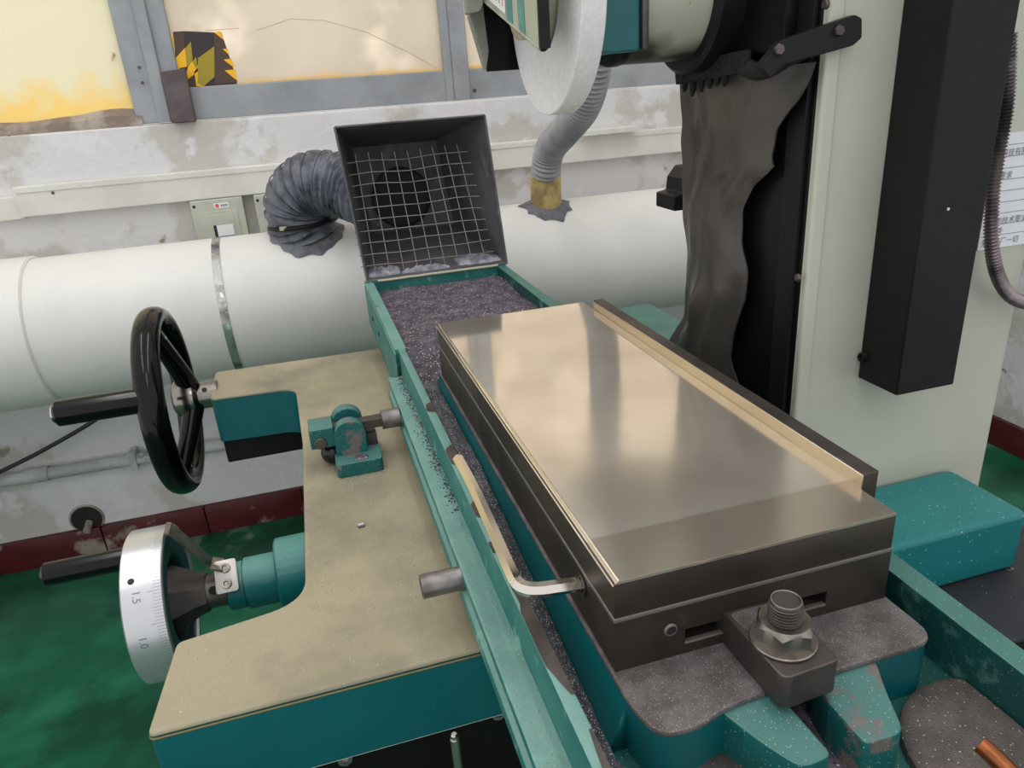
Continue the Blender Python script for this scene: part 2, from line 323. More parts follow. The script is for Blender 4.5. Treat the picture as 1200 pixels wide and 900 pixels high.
# mortar under the yellow pane
bm = bmesh.new(); n = 40
for i in range(n + 1):
    x = -1.3 + i / n * .80; h = .02 + .022 * noise.noise((x * 6, 0, 0)) + .018 * (i / n)
    for y, z in ((YW + .002, .236), (YW + .006, .236 + max(.006, h * .6)), (wy0 + .012, .236 + max(.01, h))): bm.verts.new((x, y, z))
bm.verts.ensure_lookup_table()
for i in range(n):
    for k in range(2): bm.faces.new([bm.verts[j] for j in (i * 3 + k, i * 3 + k + 1, i * 3 + k + 4, i * 3 + k + 3)])
put('mortar_bed', bm, 'mortar', win[0])
# skirting tiles
for side, name in (('back', 'baseboard_back'), ('right', 'baseboard_right')):
    if side == 'back':
        b0 = tag(box(name, (-3, XR), (YW - .006, YW), (FZ, -.902), 'grout', r=0), kind='structure'); x = -1.64
        bmt = bmesh.new(); b_box(bmt, (-.148, .148), (-.012, 0), (0, .098)); bmesh.ops.recalc_face_normals(bmt, faces=bmt.faces); bev(bmt, .002)
        t0 = put('tile', bmt, 'red_tile', b0, org=(0, 0, 0)); t0.location = Vector((x, YW - .006, FZ)) - WL[b0]
        for k in range(1, 13): link('tile', t0.data, (x + .3 * k, YW - .006, FZ), b0)
    else:
        b0 = tag(box(name, (XR - .006, XR), (-.6, YW - .02), (FZ, -.902), 'grout', r=0), kind='structure')
        bmt = bmesh.new(); b_box(bmt, (-.012, 0), (-.148, .148), (0, .098)); bmesh.ops.recalc_face_normals(bmt, faces=bmt.faces); bev(bmt, .002)
        t0 = put('tile', bmt, 'red_tile', b0, org=(0, 0, 0)); t0.location = Vector((XR - .006, 1.72, FZ)) - WL[b0]
        for k in range(1, 7): link('tile', t0.data, (XR - .006, 1.72 - .3 * k, FZ), b0)
# hole in the wall with a pipe stub
c = at(102, 608, 1, YW)
h = thing('wall_drain', (c.x, YW, c.z - .05), 'round dark hole with a short pipe stub low in the back wall', 'drain')
lathe('rim', [(.043, 0), (.043, .003), (.046, .0035), (.050, 0)], (c.x, YW, c.z), (0, -1, 0), 'mortar', h)
lathe('recess', [(0, .0008), (.0435, .0012), (.0435, .004)], (c.x, YW, c.z), (0, -1, 0), 'dark_gap', h)
tube('pipe_stub', [(c.x + .004, YW, c.z - .012), (c.x - .002, YW - .03, c.z - .028)], .011, 'mortar', h, 12)
# ------------------------------------------------------------------ lamps above
for i, (x, y) in enumerate(LAMPS):
    l = thing('fluorescent_lamp', (x, y, LAMP_Z), 'white hanging fluorescent tube lamp above the grinder', 'lamp', 'tube lamps overhead')
    prism('housing', [(x - .08, LAMP_Z + .03), (x + .08, LAMP_Z + .03), (x + .03, LAMP_Z + .09), (x - .03, LAMP_Z + .09)], 'y', y - .62, y + .62, 'lamp_white', l, 0)
    for s in (-.03, .03): cyl('tube', .013, (x + s, y - .58, LAMP_Z + .012), (x + s, y + .58, LAMP_Z + .012), 'tube_glow', l, seg=12)
    for s in (-.5, .5): cyl('hanger', .004, (x, y + s, LAMP_Z + .088), (x, y + s, 2.62), 'steel', l, seg=8)
    ld = bpy.data.lights.new('tube_light', 'AREA'); ld.shape = 'RECTANGLE'; ld.size = .14; ld.size_y = 1.2; ld.energy = LAMP_W; ld.color = (1, .97, .92)
    lo = bpy.data.objects.new('tube_light', ld); COL.objects.link(lo); lo.parent = l; lo.location = (0, 0, -.01)
for k, x in enumerate((-1.05, -.3, .35)):
    tag(box('trim_%d' % (k + 1), (x - .04, x + .04), (-2.2, 2.1), (2.61, 2.70), 'window_frame', r=0), kind='structure')
# ================================================================== BACK WALL FITTINGS
t = thing('cable_trunking', (0, YW, .035), 'long cream cable trunking screwed along the back wall', 'trunking')
box('channel', (-.836, 1.5), (YW - .034, YW), (.036, .112), 'trunking', t, .003)
box('cover_lip', (-.83, 1.5), (YW - .037, YW - .033), (.096, .110), 'trunking', t, .001)
for px, py in ((62, 226), (262, 203)):
    c = at(px, py, 1, YW - .034); cyl('screw', .004, (c.x, YW - .036, c.z), (c.x, YW - .03, c.z), 'sill_block', t, seg=12)
t = thing('cable_trunking', (-1.3, YW, .02), 'thin cream trunking end lying behind the longer trunking by the yellow pane', 'trunking')
box('channel', (-2.4, -.83), (YW - .022, YW), (.03, .088), 'trunking', t, .003)
a = at(676, 170, 1, YW - .02); b = at(740, 158, 1, YW - .02)
tag(box('plank', (a.x, b.x), (YW - .075, YW - .001), (.1125, .128), 'trunking', r=.002), 'short white plank lying on top of the trunking beside the grey hose', 'plank')
for px0, lab, full in ((222, 'pale grey electrical switch box with a red and white sticker', 1), (296, 'pale grey electrical switch box half hidden by the flexible duct', 0)):
    a = at(px0, 238 if full else 226, 1, YW - .05); x0, x1 = a.x, a.x + (.135 if full else .142); z1 = .035; z0 = -.16; y = YW - .05
    t = thing('switch_box', ((x0 + x1) / 2, YW, z0), lab, 'switch box', 'switch boxes under the trunking')
    box('body', (x0, x1), (y, YW), (z0, z1), 'switch_box', t, .003)
    box('cover_panel', (x0 + .018, x1 - .018), (y - .003, y + .001), (z0 + .02, z1 - .03), 'switch_box', t, .002)
    box('raised_frame', (x0 + .03, x1 - .03), (y - .005, y - .002), (z0 + .03, z1 - .04), 'switch_box', t, .002)
    d = box('breaker_window', (x0 + .048, x1 - .036), (y - .0062, y - .0048), (z0 + .05, z1 - .068), 'dark_gap', t, 0)
    box('breaker_label', (x0 + .056, x1 - .036), (y - .0075, y - .006), (z1 - .098, z1 - .068), 'label_white', d, 0)
    box('breaker_label', (x0 + .056, x1 - .036), (y - .0075, y - .006), (z0 + .05, z1 - .098), 'label_blue', d, 0)
    for sx in (x0 + .009, x1 - .012): cyl('screw', .004, (sx, y - .002, z1 - .014), (sx, y + .002, z1 - .014), 'dark_gap' if sx < x0 + .02 else 'switch_box', t, seg=12)
    if full:
        k = box('sticker', (x0 + .06, x0 + .098), (y - .001, y + .0005), (z1 - .024, z1 - .010), 'label_white', t, 0)
        lathe('sticker_mark', [(0, 0), (.0052, 0), (.0052, .001), (0, .001)], (x0 + .0675, y - .0008, z1 - .017), (0, -1, 0), 'label_red', k, 16)
        for u in (.078, .084, .09): box('sticker_mark', (x0 + u, x0 + u + .004), (y - .0016, y - .0008), (z1 - .020, z1 - .0145), 'ink', k, 0)
pz = -.692
t = thing('wall_conduit', (-.6, YW - .03, pz), 'grey paint-spattered conduit pipe along the lower back wall', 'pipe')
tube('pipe', [(-2.2, YW - .03, pz + .012), (-1.1, YW - .03, pz + .004), (-.05, YW - .03, pz - .008)], .018, 'pipe_grey', t, 16)
tube('coupling', [(-1.03, YW - .03, pz + .004), (-.97, YW - .03, pz + .003)], .0215, 'pipe_grey', t, 16)
for x in (-.75, -.2): box('clip', (x, x + .02), (YW - .052, YW), (pz - .025, pz + .03), 'pipe_grey', t, .003)
pts = [at(-40, 572, 1, 1.84), at(0, 553, 1, 1.84), at(50, 528, 1, 1.84), at(112, 492, 1, 1.84), at(150, 462, 1, 1.86)]
tag(tube('cable', spline(pts, 8), .006, 'cable', None, 10), 'thin black cable slanting up in front of the back wall', 'cable')
# brown block and hazard tape at the window
a = at(187, 82, 1, YW - .03); b = at(216, 82, 1, YW - .03)
tag(prism('offcut_block', [(a.x, a.z - .004), (b.x, a.z), (b.x, .2362), (a.x, .2362)], 'y', YW - .03, YW + .01, 'sill_block', None, .002), 'upright brown block standing on the window sill by the mullion', 'block')
ty = wy0 + .0115
t = thing('hazard_tape', tuple(at(240, 100, 1, ty)), 'patch of yellow and black hazard tape stuck on the window pane', 'tape')
Z8 = lambda L: [(at(180 + x / 8.183, y / 8.183, 1, ty).x, at(180 + x / 8.183, y / 8.183, 1, ty).z) for x, y in L]
def tp(L, mt, k): prism('tape_patch', Z8(L), 'y', ty - .0006 * k - .0008, ty - .0006 * k, mt, t, 0)
tp([(185, 305), (300, 298), (600, 312), (650, 310), (800, 770), (800, 805), (320, 850), (215, 560)], 'tape_black', 0)
tp([(580, 312), (650, 325), (790, 790), (590, 810)], 'tape_brown', 1)
tp([(190, 310), (290, 305), (300, 470), (210, 550)], 'tape_brown', 1)
tp([(310, 790), (385, 690), (400, 830), (320, 840)], 'tape_brown', 1)
for L in ([(125, 345), (188, 335), (212, 640), (180, 650)], [(580, 312), (640, 298), (675, 385)], [(662, 470), (712, 466), (726, 530)], [(670, 572), (745, 562), (783, 658)], [(680, 675), (785, 664), (797, 772)], [(210, 560), (300, 460), (320, 640), (215, 660)], [(330, 640), (365, 588), (460, 650), (300, 790)], [(390, 690), (430, 640), (490, 830), (410, 825)]):
    tp(L, 'tape_yellow', 2)
for L in ([(300, 470), (358, 398), (376, 580), (320, 640)], [(425, 560), (582, 445), (586, 735), (480, 828), (425, 800)], [(375, 590), (408, 545), (420, 640), (400, 650)]): tp(L, 'tape_olive', 3)
# ================================================================== MAIN EXTRACTION DUCT
DY, DZ, DR = 1.66, -.214, .176
d = thing('extraction_duct', (-.2, DY, DZ - DR), 'large white round extraction duct running along the back wall', 'duct')
xs = at(262, 360, 1, DY - DR * .9).x; xe = at(20, 380, 1, DY - DR * .9).x
cyl('duct_pipe', DR, (xe + .012, DY, DZ), (1.75, DY, DZ), 'duct', d, .003, 96)
cyl('duct_pipe', DR + .006, (-2.4, DY, DZ), (xe + .016, DY, DZ), 'duct', d, .004, 96)
lathe('tape_band', [(DR + .0008, -.010), (DR + .0014, -.0095), (DR + .0014, .0095), (DR + .0008, .010)], (xs, DY, DZ), (1, 0, 0), 'clear_tape', d, 96)
for sx in (-1.6, -.2, 1.0):
    prism('support_leg', [(DY - .12, FZ), (DY + .12, FZ), (DY + .07, DZ - DR + .012), (DY - .07, DZ - DR + .012)], 'x', sx - .02 + .3, sx + .02 + .3, 'pipe_grey', d, .003)
# black ribbed flexible hose from duct to hood
A = Vector((-.135, 1.63, DZ + DR - .012))
f = thing('flexible_hose', (A.x, A.y, A.z + .01), 'wrinkled dark ribbed flexible hose bending from the white duct to the dust hood', 'hose')
path = resample(spline([A, A + Vector((-.012, -.005, .05)), A + Vector((.0, -.02, .10)), A + Vector((.05, -.05, .128)), A + Vector((.115, -.09, .115)), A + Vector((.16, -.14, .09))], 12), .0042)
bm = bmesh.new(); n = len(path); seg = 40; u = None; rings = []
for i, p in enumerate(path):
    dd = (path[min(i + 1, n - 1)] - path[max(i - 1, 0)]).normalized()
    u = dd.orthogonal().normalized() if u is None else (u - dd * u.dot(dd)).normalized(); v = dd.cross(u)
    t = i / n; R0 = .079 * (1 - .2 * max(0, t - .35))
    rings.append([bm.verts.new(p + (u * math.cos(a) + v * math.sin(a)) * (R0 * (1 + .055 * math.cos(i * 2 * math.pi / 4.6 + 1.0 * noise.noise((math.cos(a), math.sin(a), i * .1)))) + .004 * noise.noise((math.cos(a) * 3, math.sin(a) * 3, i * .5)))) for a in (2 * math.pi * k / seg for k in range(seg))])
for P, Q in zip(rings, rings[1:]):
    for k in range(seg): j = (k + 1) % seg; bm.faces.new((P[k], Q[k], Q[j], P[j]))
put('ribbed_sleeve', bm, 'flex_black', f, 70)
for k, i in enumerate(range(5, n - 8, 5)):
    p = path[i]; dd = (path[i + 1] - path[i - 1]).normalized(); _, uu, vv = basis(dd); R0 = .0815 * (1 - .2 * max(0, i / n - .35))
    tube('wire_rib', [p + (uu * math.cos(a) + vv * math.sin(a)) * (R0 + .0015 * noise.noise((a * 2, k, 0))) for a in (2 * math.pi * q / 40 for q in range(41))], .0016, 'flex_black', f, 6)
k = tube('clamp_band', [A + Vector((math.cos(a) * .0835 - .004, math.sin(a) * .0835 - .004, .034 + .004 * math.cos(a))) for a in (2 * math.pi * q / 44 for q in range(45))], .005, 'black_paint', f, 8)
pb = at(332, 262, 0, A.x - .045); box('band_tag', (A.x - .062, A.x - .044), (A.y - .078, A.y - .071), (A.z + .03, A.z + .039), 'cream_seal', k, .0005)
# ragged tape skirt at the joint
def skirt(cx, cy, r0, r1, parent, mat, spikes, nm='tape_skirt'):
    bm = bmesh.new(); n = 64; R = [[], []]
    for k in range(n):
        a = 2 * math.pi * k / n
        for j, r in enumerate((r0, r1 * (1 + spikes * (abs(math.sin(a * 4.5 + 1)) ** 6) + .12 * noise.noise((math.cos(a) * 3, math.sin(a) * 3, cx))))):
            x = cx + r * math.cos(a); y = cy + r * math.sin(a); q = min(DR * .985, abs(y - DY))
            z = DZ + math.sqrt(DR * DR - q * q) + (.012 if j == 0 else .002); R[j].append(bm.verts.new((x, y, z)))
    for k in range(n): j = (k + 1) % n; bm.faces.new((R[0][k], R[0][j], R[1][j], R[1][k]))
    return put(nm, bm, mat, parent, 60)
skirt(A.x, A.y, .078, .092, f, 'grey_tape', .08)
# grey corrugated hose to the wheel guard
B = at(640, 240, 1, 1.62); B.z = DZ + DR
g = thing('corrugated_hose', (B.x, B.y, B.z), 'grey corrugated suction hose rising from a yellow sleeve on the duct behind the wheel', 'hose')
cyl('yellow_sleeve', .042, (B.x, B.y, B.z - .012), (B.x + .002, B.y, B.z + .077), 'yellow_sleeve', g, .002)
skirt(B.x, B.y, .043, .064, g, 'grey_tape', .16)
hp = [Vector((B.x + .002, B.y, B.z + .07)), at(640, 196, 1, 1.60), at(645, 174, 1, 1.57), at(663, 152, 1, 1.49), at(684, 124, 1, 1.38), at(696, 80, 1, 1.31), at(700, 30, 1, 1.29)]
hp += [hp[-1] + Vector((0, 0, .15)), hp[-1] + Vector((-.01, .0, .5)), hp[-1] + Vector((-.03, .0, 1.0))]
path = resample(spline(hp, 14), .0022); bm = bmesh.new()
b_tube(bm, path, lambda i: .0368 + .0034 * math.cos(i * 2 * math.pi / 5), 28); put('corrugated_tube', bm, 'flex_grey', g, 40)
# ================================================================== MACHINE BASE AND APRON
mb = thing('machine_pedestal', (.2, .55, FZ), 'dark machine pedestal under the grinder table and column', 'machine')
box('plinth', (-.145, .70), (.172, .98), (FZ, -.4605), 'black_paint', mb, .006)
sb = thing('table_bed', (.1, .55, -.46), 'dark slideway bed below the teal worktable', 'bed')
box('slideway', (-.018, .235), (.174, .96), (-.4600, -.1575), 'black_paint', sb, .004)
prism('lower_tray', [(.02, -.5), (.17, -.5), (.17, -.47), (.02, -.47)], 'x', -.26, .6, 'black_paint', mb, .002)
PB = []
for px, py in ((404, 886), (583, 833)):
    PB.append((px, py))
FP = lambda mb: [lathe('panel_bolt', [(0, .0025), (.003, .0025), (.0034, .005), (.006, .005), (.0066, 0)], (at(px, py, 1, .158).x, .158, at(px, py, 1, .158).z), (0, -1, 0), 'steel', mb, 20) for px, py in PB]
c = at(532, 860, 1, .10)
r_ = thing('lever_rod', (c.x, c.y, -.4698), 'slim upright steel rod in front of the black panel under the apron', 'rod')
cyl('rod', .0036, (c.x, c.y, -.4698), (c.x, c.y, c.z - .004), 'steel', r_); cyl('rod_tip', .0028, (c.x, c.y, c.z - .005), (c.x, c.y, c.z), 'chrome', r_)
# C-shaped apron
AZ = -.16
ap = thing('front_apron', (-.15, .55, -.30), 'teal machine apron with a worn cream rubber top', 'apron')
outl = [(-.316, .152), (-.02, .152), (-.02, .972), (-.331, .982), (-.329, .852), (-.196, .842), (-.190, .62), (-.196, .272), (-.307, .254)]
rad = [.006, .0, .0, .012, .010, .03, .0, .035, .006]
pol = rounded(outl, rad, 7)
bm = bmesh.new(); b_prism(bm, pol, 'z', AZ - .238 + .16, AZ - .004)
put('apron_body', bm, 'teal_dark', ap, flat=True)
bm = bmesh.new(); b_prism(bm, pol, 'z', AZ - .0075, AZ); bmesh.ops.recalc_face_normals(bm, faces=bm.faces); bev(bm, .0028, 3, 50); put('rubber_top', bm, 'mat_cream', ap, flat=True)
tube('edge_bead', [Vector((x, y, AZ - .0064)) for x, y in rounded([(-.02, .1518), (-.316, .1518), (-.3075, .25)], [0, .006, 0])], .0009, 'mat_edge', ap, 6)
box('front_panel', (-.262, -.02), (.158, .172), (-.4600, -.2375), 'black_sat', ap, .002); FP(ap)
box('edge_glint', (-.30, -.02), (.1525, .156), (-.2390, -.2375), 'trunking', ap, 0)  # pale strip standing in for the glint along the apron's rounded lower edge
box('arm_underside', (-.326, -.20), (.86, .97), (-.282, -.237), 'black_paint', ap, .003)
tag(cyl('metal_chip', .0025, at(419, 616, 2, AZ + .0026), at(427, 614, 2, AZ + .0026), 'steel', None, .0005, 12), 'tiny bright metal pin lying on the cream apron top', 'metal pin')
# ------------------------------------------------------------------ upper handwheel (table traverse)
HY, HZ, HR = .905, -.172, .140
w = thing('traverse_handwheel', (-.36, HY, HZ), 'glossy black handwheel with chrome hub and round grip beside the apron arm', 'handwheel')
bm = bmesh.new(); n = 72; m_ = 18; R = []
for i in range(n):
    a = 2 * math.pi * i / n; ring = []
    for k in range(m_):
        b = 2 * math.pi * k / m_; rr = HR + .016 * math.cos(b); ring.append(bm.verts.new((-.397 + .0205 * math.sin(b), HY + rr * math.cos(a), HZ + rr * math.sin(a))))
    R.append(ring)
for i in range(n):
    for k in range(m_): j = (i + 1) % n; l = (k + 1) % m_; bm.faces.new((R[i][k], R[j][k], R[j][l], R[i][l]))
put('rim', bm, 'black_gloss', w)
for a in (105, 225, 345):
    a = math.radians(a); dv = Vector((0, math.cos(a), math.sin(a)))
    p = [Vector((-.362, HY, HZ)) + dv * .012, Vector((-.372, HY, HZ)) + dv * .06, Vector((-.39, HY, HZ)) + dv * .128]
    s_ = tube('spoke', spline(p, 6), lambda i: .0175 - .0004 * i, 'black_gloss', w, 14)
    cyl('spoke_bolt', .004, p[2] - Vector((-.012, 0, 0)) - dv * .01, p[2] - Vector((-.016, 0, 0)) - dv * .01, 'chrome', s_, seg=12)
lathe('hub', [(0, 0), (.022, 0), (.031, .006), (.035, .016), (.033, .034), (.024, .040), (0, .040)], (-.392, HY, HZ), (1, 0, 0), 'polished', w)
cl = lathe('collar', [(.021, 0), (.022, .001), (.022, .031), (.021, .032), (0, .032)], (-.353, HY, HZ), (1, 0, 0), 'polished', w)
c = Vector((-.340, HY - .0165, HZ + .0150)); cyl('set_screw', .0042, c, c + Vector((0, -.0004, .0003)), 'dark_gap', cl, seg=16)
ga = at(160, 468, 0, -.405); gb = at(72, 479, 0, -.575)
gy, gz = .782, -.120
cyl('grip', .0190, (-.525, gy, gz), (-.404, gy, gz), 'black_gloss', w, .004)
cyl('grip_cap', .013, (-.528, gy, gz), (-.523, gy, gz), 'chrome', w, .001)
cyl('grip_stem', .009, (-.43, gy, gz), (-.40, gy, gz), 'chrome', w)
# ------------------------------------------------------------------ lower handwheel (cross feed)
LY, LZ, LR = .405, -.217, .081
w = thing('crossfeed_handwheel', (-.33, LY, LZ), 'small handwheel with a silver graduated dial and black grip', 'handwheel')
X0, X1 = -.372, -.332
dl = lathe('dial_rim', [(LR - .012, 0), (LR - .003, 0), (LR, .002), (LR, X1 - X0 - .001), (LR - .001, X1 - X0), (LR - .006, X1 - X0), (LR - .008, .006)], (X0, LY, LZ), (1, 0, 0), 'dial', w, 96, True)
lathe('wheel_face', [(LR - .011, .004), (.03, .010), (0, .010)], (X0, LY, LZ), (1, 0, 0), 'black_paint', w, 64)
lathe('wheel_web', [(LR - .0065, .037), (.050, .0375), (.047, .036), (.044, .014)], (X0, LY, LZ), (1, 0, 0), 'teal_dusty', w, 64)
bm = bmesh.new()
def on_rim(u, th, r): return Vector((u, LY - r * math.cos(th), LZ + r * math.sin(th)))
for k in range(80):
    th = math.radians(-70 + k * 2.25); ln = .013 if k % 10 == 0 else (.0105 if k % 5 == 0 else .008); dw = .0022
    q = [on_rim(X1 - .001, th - dw, LR + .0002), on_rim(X1 - .001, th + dw, LR + .0002), on_rim(X1 - .001 - ln, th + dw, LR + .0002), on_rim(X1 - .001 - ln, th - dw, LR + .0002)]
    bm.faces.new([bm.verts.new(p) for p in q])
tag(put('graduation_marks', bm, 'dial_ink', dl), kind='stuff')
for s, th in (('1.5', 45), ('1.0', 13)):
    bm = text_bm(s, .0105)
    for v in bm.verts: v.co = on_rim(X0 + .0125 + v.co.y, math.radians(th) - v.co.x / LR, LR + .0003)
    put('numeral', bm, 'dial_ink', dl, 0)
c = on_rim(X0 + .012, math.radians(52), LR); cyl('pin_hole', .0032, c, c + (c - Vector((c.x, LY, LZ))).normalized() * .0003, 'dark_gap', dl, seg=16)
lathe('hub', [(0, 0), (.036, 0), (.038, .004), (.024, .030), (.021, .040), (0, .040)], (-.345, LY, LZ), (1, 0, 0), 'dark_steel', w, 8, smooth=20)
cl = lathe('collar', [(.0175, 0), (.0185, .001), (.0185, .024), (.0175, .025), (0, .025)], (-.308, LY, LZ), (1, 0, 0), 'dark_steel', w)
for dy_, dz_ in ((-.0155, .0105),):
    c = Vector((-.297, LY + dy_, LZ + dz_)); nv = Vector((0, dy_, dz_)).normalized(); lathe('set_screw', [(0, .0002), (.0022, .0002), (.0026, .001), (.0044, .001), (.0048, 0)], c - nv * .0003, nv, 'black_sat', cl, 16)
gp = Vector((0, .43, -.170))
cyl('grip', .0125, (-.462, gp.y, gp.z), (-.378, gp.y, gp.z), 'black_gloss', w, .003)
cyl('grip_stem', .006, (-.38, gp.y, gp.z), (-.36, gp.y, gp.z), 'chrome', w)
# bearing housing behind it
h = thing('feed_bearing', (-.23, LY, LZ), 'teal round bearing housing bolted to the apron behind the graduated dial', 'bearing housing')
lathe('housing', [(0, 0), (.024, 0), (.0255, .0015), (.0255, .018), (.0245, .0185), (.0245, .0195), (.028, .020), (.028, .056), (0, .056)], (-.284, LY, LZ), (1, 0, 0), 'teal', h)
cyl('flange', .042, (-.230, LY, LZ), (-.192, LY, LZ), 'teal', h, .002)
# index arm (thin steel) from the housing up to the dial
pa = [Vector((-.283, LY - .004, LZ + .031)), Vector((-.294, LY - .004, LZ + .036)), Vector((-.326, LY + .003, LZ + .0835)), Vector((-.3305, LY + .003, LZ + .0850))]
bm = bmesh.new(); rows = [[bm.verts.new(p + Vector((0, s, e))) for s, e in ((-.011, -.0008), (.012, -.0008), (.012, .0012), (-.011, .0012))] for p in pa]
for P, Q in zip(rows, rows[1:]):
    for k in range(4): j = (k + 1) % 4; bm.faces.new((P[k], P[j], Q[j], Q[k]))
bm.faces.new(rows[0]); bm.faces.new(rows[-1]); put('index_arm', bm, 'nut_steel', h, 20)
nv = Vector((0, -.72, .694)); tv = Vector((0, .694, .72)); pc = Vector((-.281, LY, LZ)) + nv * .0272 + tv * .007
bm = bmesh.new(); b_prism(bm, rounded([(-.0115, -.0175), (.0115, -.0175), (.0115, .0175), (-.0115, .0175)], .0035, 4), 'z', 0, .0018); bmesh.ops.recalc_face_normals(bm, faces=bm.faces); bev(bm, .0004, 2, 50)
for v in bm.verts: v.co = pc + Vector((v.co.x, 0, 0)) + tv * v.co.y + nv * v.co.z
k = put('bracket_plate', bm, 'steel', h)
for tt in (-.0085, .0085): lathe('cap_screw', [(0, .0015), (.0022, .0015), (.0028, .0032), (.0050, .0032), (.0055, 0)], pc + tv * tt + nv * .0017, nv, 'nut_steel', k, 16)
# ------------------------------------------------------------------ reversing stop on the apron
s = thing('stop_bracket', (-.12, .535, AZ), 'teal cast trip bracket with pivoting arm and steel pin standing on the cream apron', 'bracket')
fx0, fx1, fy0, fy1 = -.150, -.093, .497, .55
prism('foot', rounded([(fx0, fy0), (fx1, fy0), (fx1, fy1), (fx0, fy1)], .006, 4), 'z', AZ, AZ + .018, 'teal_cast', s, .0012)
lathe('foot_bolt', [(0, .0008), (.004, .0008), (.007, .0015), (.009, 0)], (-.118, .510, AZ + .0178), (0, 0, 1), 'swarf', s, 20)
arch = lambda x0, x1, z0, z1: [(x0, z0), (x1, z0), (x1, z1 - .018)] + [((x0 + x1) / 2 + (x1 - x0) / 2 * math.cos(math.radians(a)), z1 - .018 + .018 * math.sin(math.radians(a))) for a in range(15, 180, 15)] + [(x0, z1 - .018)]
prism('upright', arch(-.147, -.108, AZ + .017, AZ + .062), 'y', .523, .540, 'teal_cast', s, .001)
prism('upright', arch(-.147, -.108, AZ + .017, AZ + .066), 'y', .556, .574, 'teal_cast', s, .001)
prism('foot', [(-.150, .549), (-.093, .549), (-.093, .58), (-.150, .58)], 'z', AZ, AZ + .016, 'teal_cast', s, .001)
box('web', (-.145, -.094), (.538, .558), (AZ + .004, AZ + .034), 'dark_steel', s, .001)
box('pivot_block', (-.176, -.146), (.528, .568), (AZ + .030, AZ + .056), 'teal_cast', s, .0015)
cyl('pivot_pin', .0075, (-.164, .524, AZ + .038), (-.164, .53, AZ + .038), 'dark_steel', s)
box('slide_bar', (-.147, -.076), (.540, .556), (AZ + .040, AZ + .052), 'dark_steel', s, .001)
cyl('plunger', .0125, (-.085, .548, AZ + .046), (-.0612, .548, AZ + .046), 'tube_steel', s)
bm = bmesh.new(); bmesh.ops.create_uvsphere(bm, u_segments=24, v_segments=14, radius=.0145, matrix=Matrix.Translation((-.152, .545, AZ + .0145))); put('ball_knob', bm, 'black_knob', s)
cyl('knob_stem', .005, (-.152, .545, AZ + .026), (-.152, .545, AZ + .034), 'dark_steel', s)
# ================================================================== TABLE (trough) WITH CHUCK
TZ = -.068; TF = -.110; YN = -.42; YF = 1.105
t = thing('grinder_table', (.1, .35, -.16), 'long teal worktable with raised rim walls and a steel casting', 'table')
box('rim_wall', (-.0392, -.0290), (YN, .680), (TF - .03, TZ), 'teal_faded', t, .0010)
box('rim_wall', (-.0440, -.0265), (.680, YF), (TF - .03, TZ), 'teal_faded', t, .0012)
box('rim_wall', (.2245, .2425), (YN, YF), (TF - .03, TZ), 'teal_rim', t, .0012)
box('end_wall', (-.0435, .2425), (YF - .002, YF + .012), (TF - .03, TZ + .003), 'teal_faded', t, .0012)
box('trough_floor', (-.03, .23), (YN, YF), (TF - .012, TF), 'teal_dusty', t, 0)
prism('side_rail', [(-.0385, -.1055), (-.0592, -.1055), (-.0596, -.1062), (-.0596, -.114), (-.0570, -.116), (-.0570, -.124), (-.0615, -.126), (-.0615, -.138), (-.0385, -.138)], 'y', YN, .672, 'teal_faded', t, .0008)
box('side_plate', (-.0455, -.0435), (.672, YF), (-.150, TZ - .004), 'teal_faded', t, .0005)
box('slide_body', (-.03, .225), (YN + .05, .98), (-.157, TF - .011), 'teal_dusty', t, .002)
for y in (1.00, .90): cyl('side_screw', .004, (-.047, y, -.11), (-.0455, y, -.11), 'dark_gap', t, seg=12)
cyl('wall_hole', .006, (.2240, 1.06, -.082), (.2248, 1.06, -.082), 'dark_gap', t, seg=16)
# worn strip: bare metal on the left rim near the end
for y0, y1 in ((-.42, -.035), (-.008, .12), (.145, .168), (.20, .235), (.30, .35), (.44, .47)):
    bm = bmesh.new(); n = 14; rr = [[], []]
    for i in range(n + 1):
        y = y0 + (y1 - y0) * i / n; wd = .010 + .005 * noise.noise((y * 40, 1, 2)); wd *= min(1, .2 + 4 * min(i, n - i) / n)
        rr[0].append(bm.verts.new((-.0294, y, TZ + .0003))); rr[1].append(bm.verts.new((-.0294 - min(.0094, wd), y, TZ + .0003)))
    for i in range(n): bm.faces.new((rr[0][i], rr[0][i + 1], rr[1][i + 1], rr[1][i]))
    put('worn_patch', bm, 'dark_steel', t)
# the casting the chuck is bolted to, with its forked slot end
LX, RX = -.002, .202
top = rounded([(LX, .57), (LX, -.028), (.004, -.052), (.028, -.054), (.05, -.0465), (.078, -.0445), (.078, -.02), (.118, -.02), (.118, -.0445), (.166, -.044), (.203, -.044), (RX, .0), (RX, .57)], [0, .02, .018, .015, .01, 0, 0, 0, 0, .004, .022, 0, 0], 6)
prism('casting_top', top, 'z', TZ - .0042, TZ, 'swarf_steel', t, .0012)
side = rounded([(LX + .0004, .569), (LX + .0004, -.0275), (.0045, -.0513), (.028, -.0533), (.05, -.0458), (.078, -.0438), (.078, -.0195), (.118, -.0195), (.118, -.0438), (.166, -.0433), (.2025, -.0433), (RX - .0004, .0), (RX - .0004, .569)], [0, .02, .018, .015, .01, 0, 0, 0, 0, .004, .022, 0, 0], 6)
prism('casting_side', side, 'z', TF - .002, TZ - .003, 'teal_dark', t, 0)
prism('casting_flare', [(LX + .001, TZ - .004), (-.0135, TF), (LX + .001, TF)], 'y', -.02, .565, 'teal_dark', t, 0)
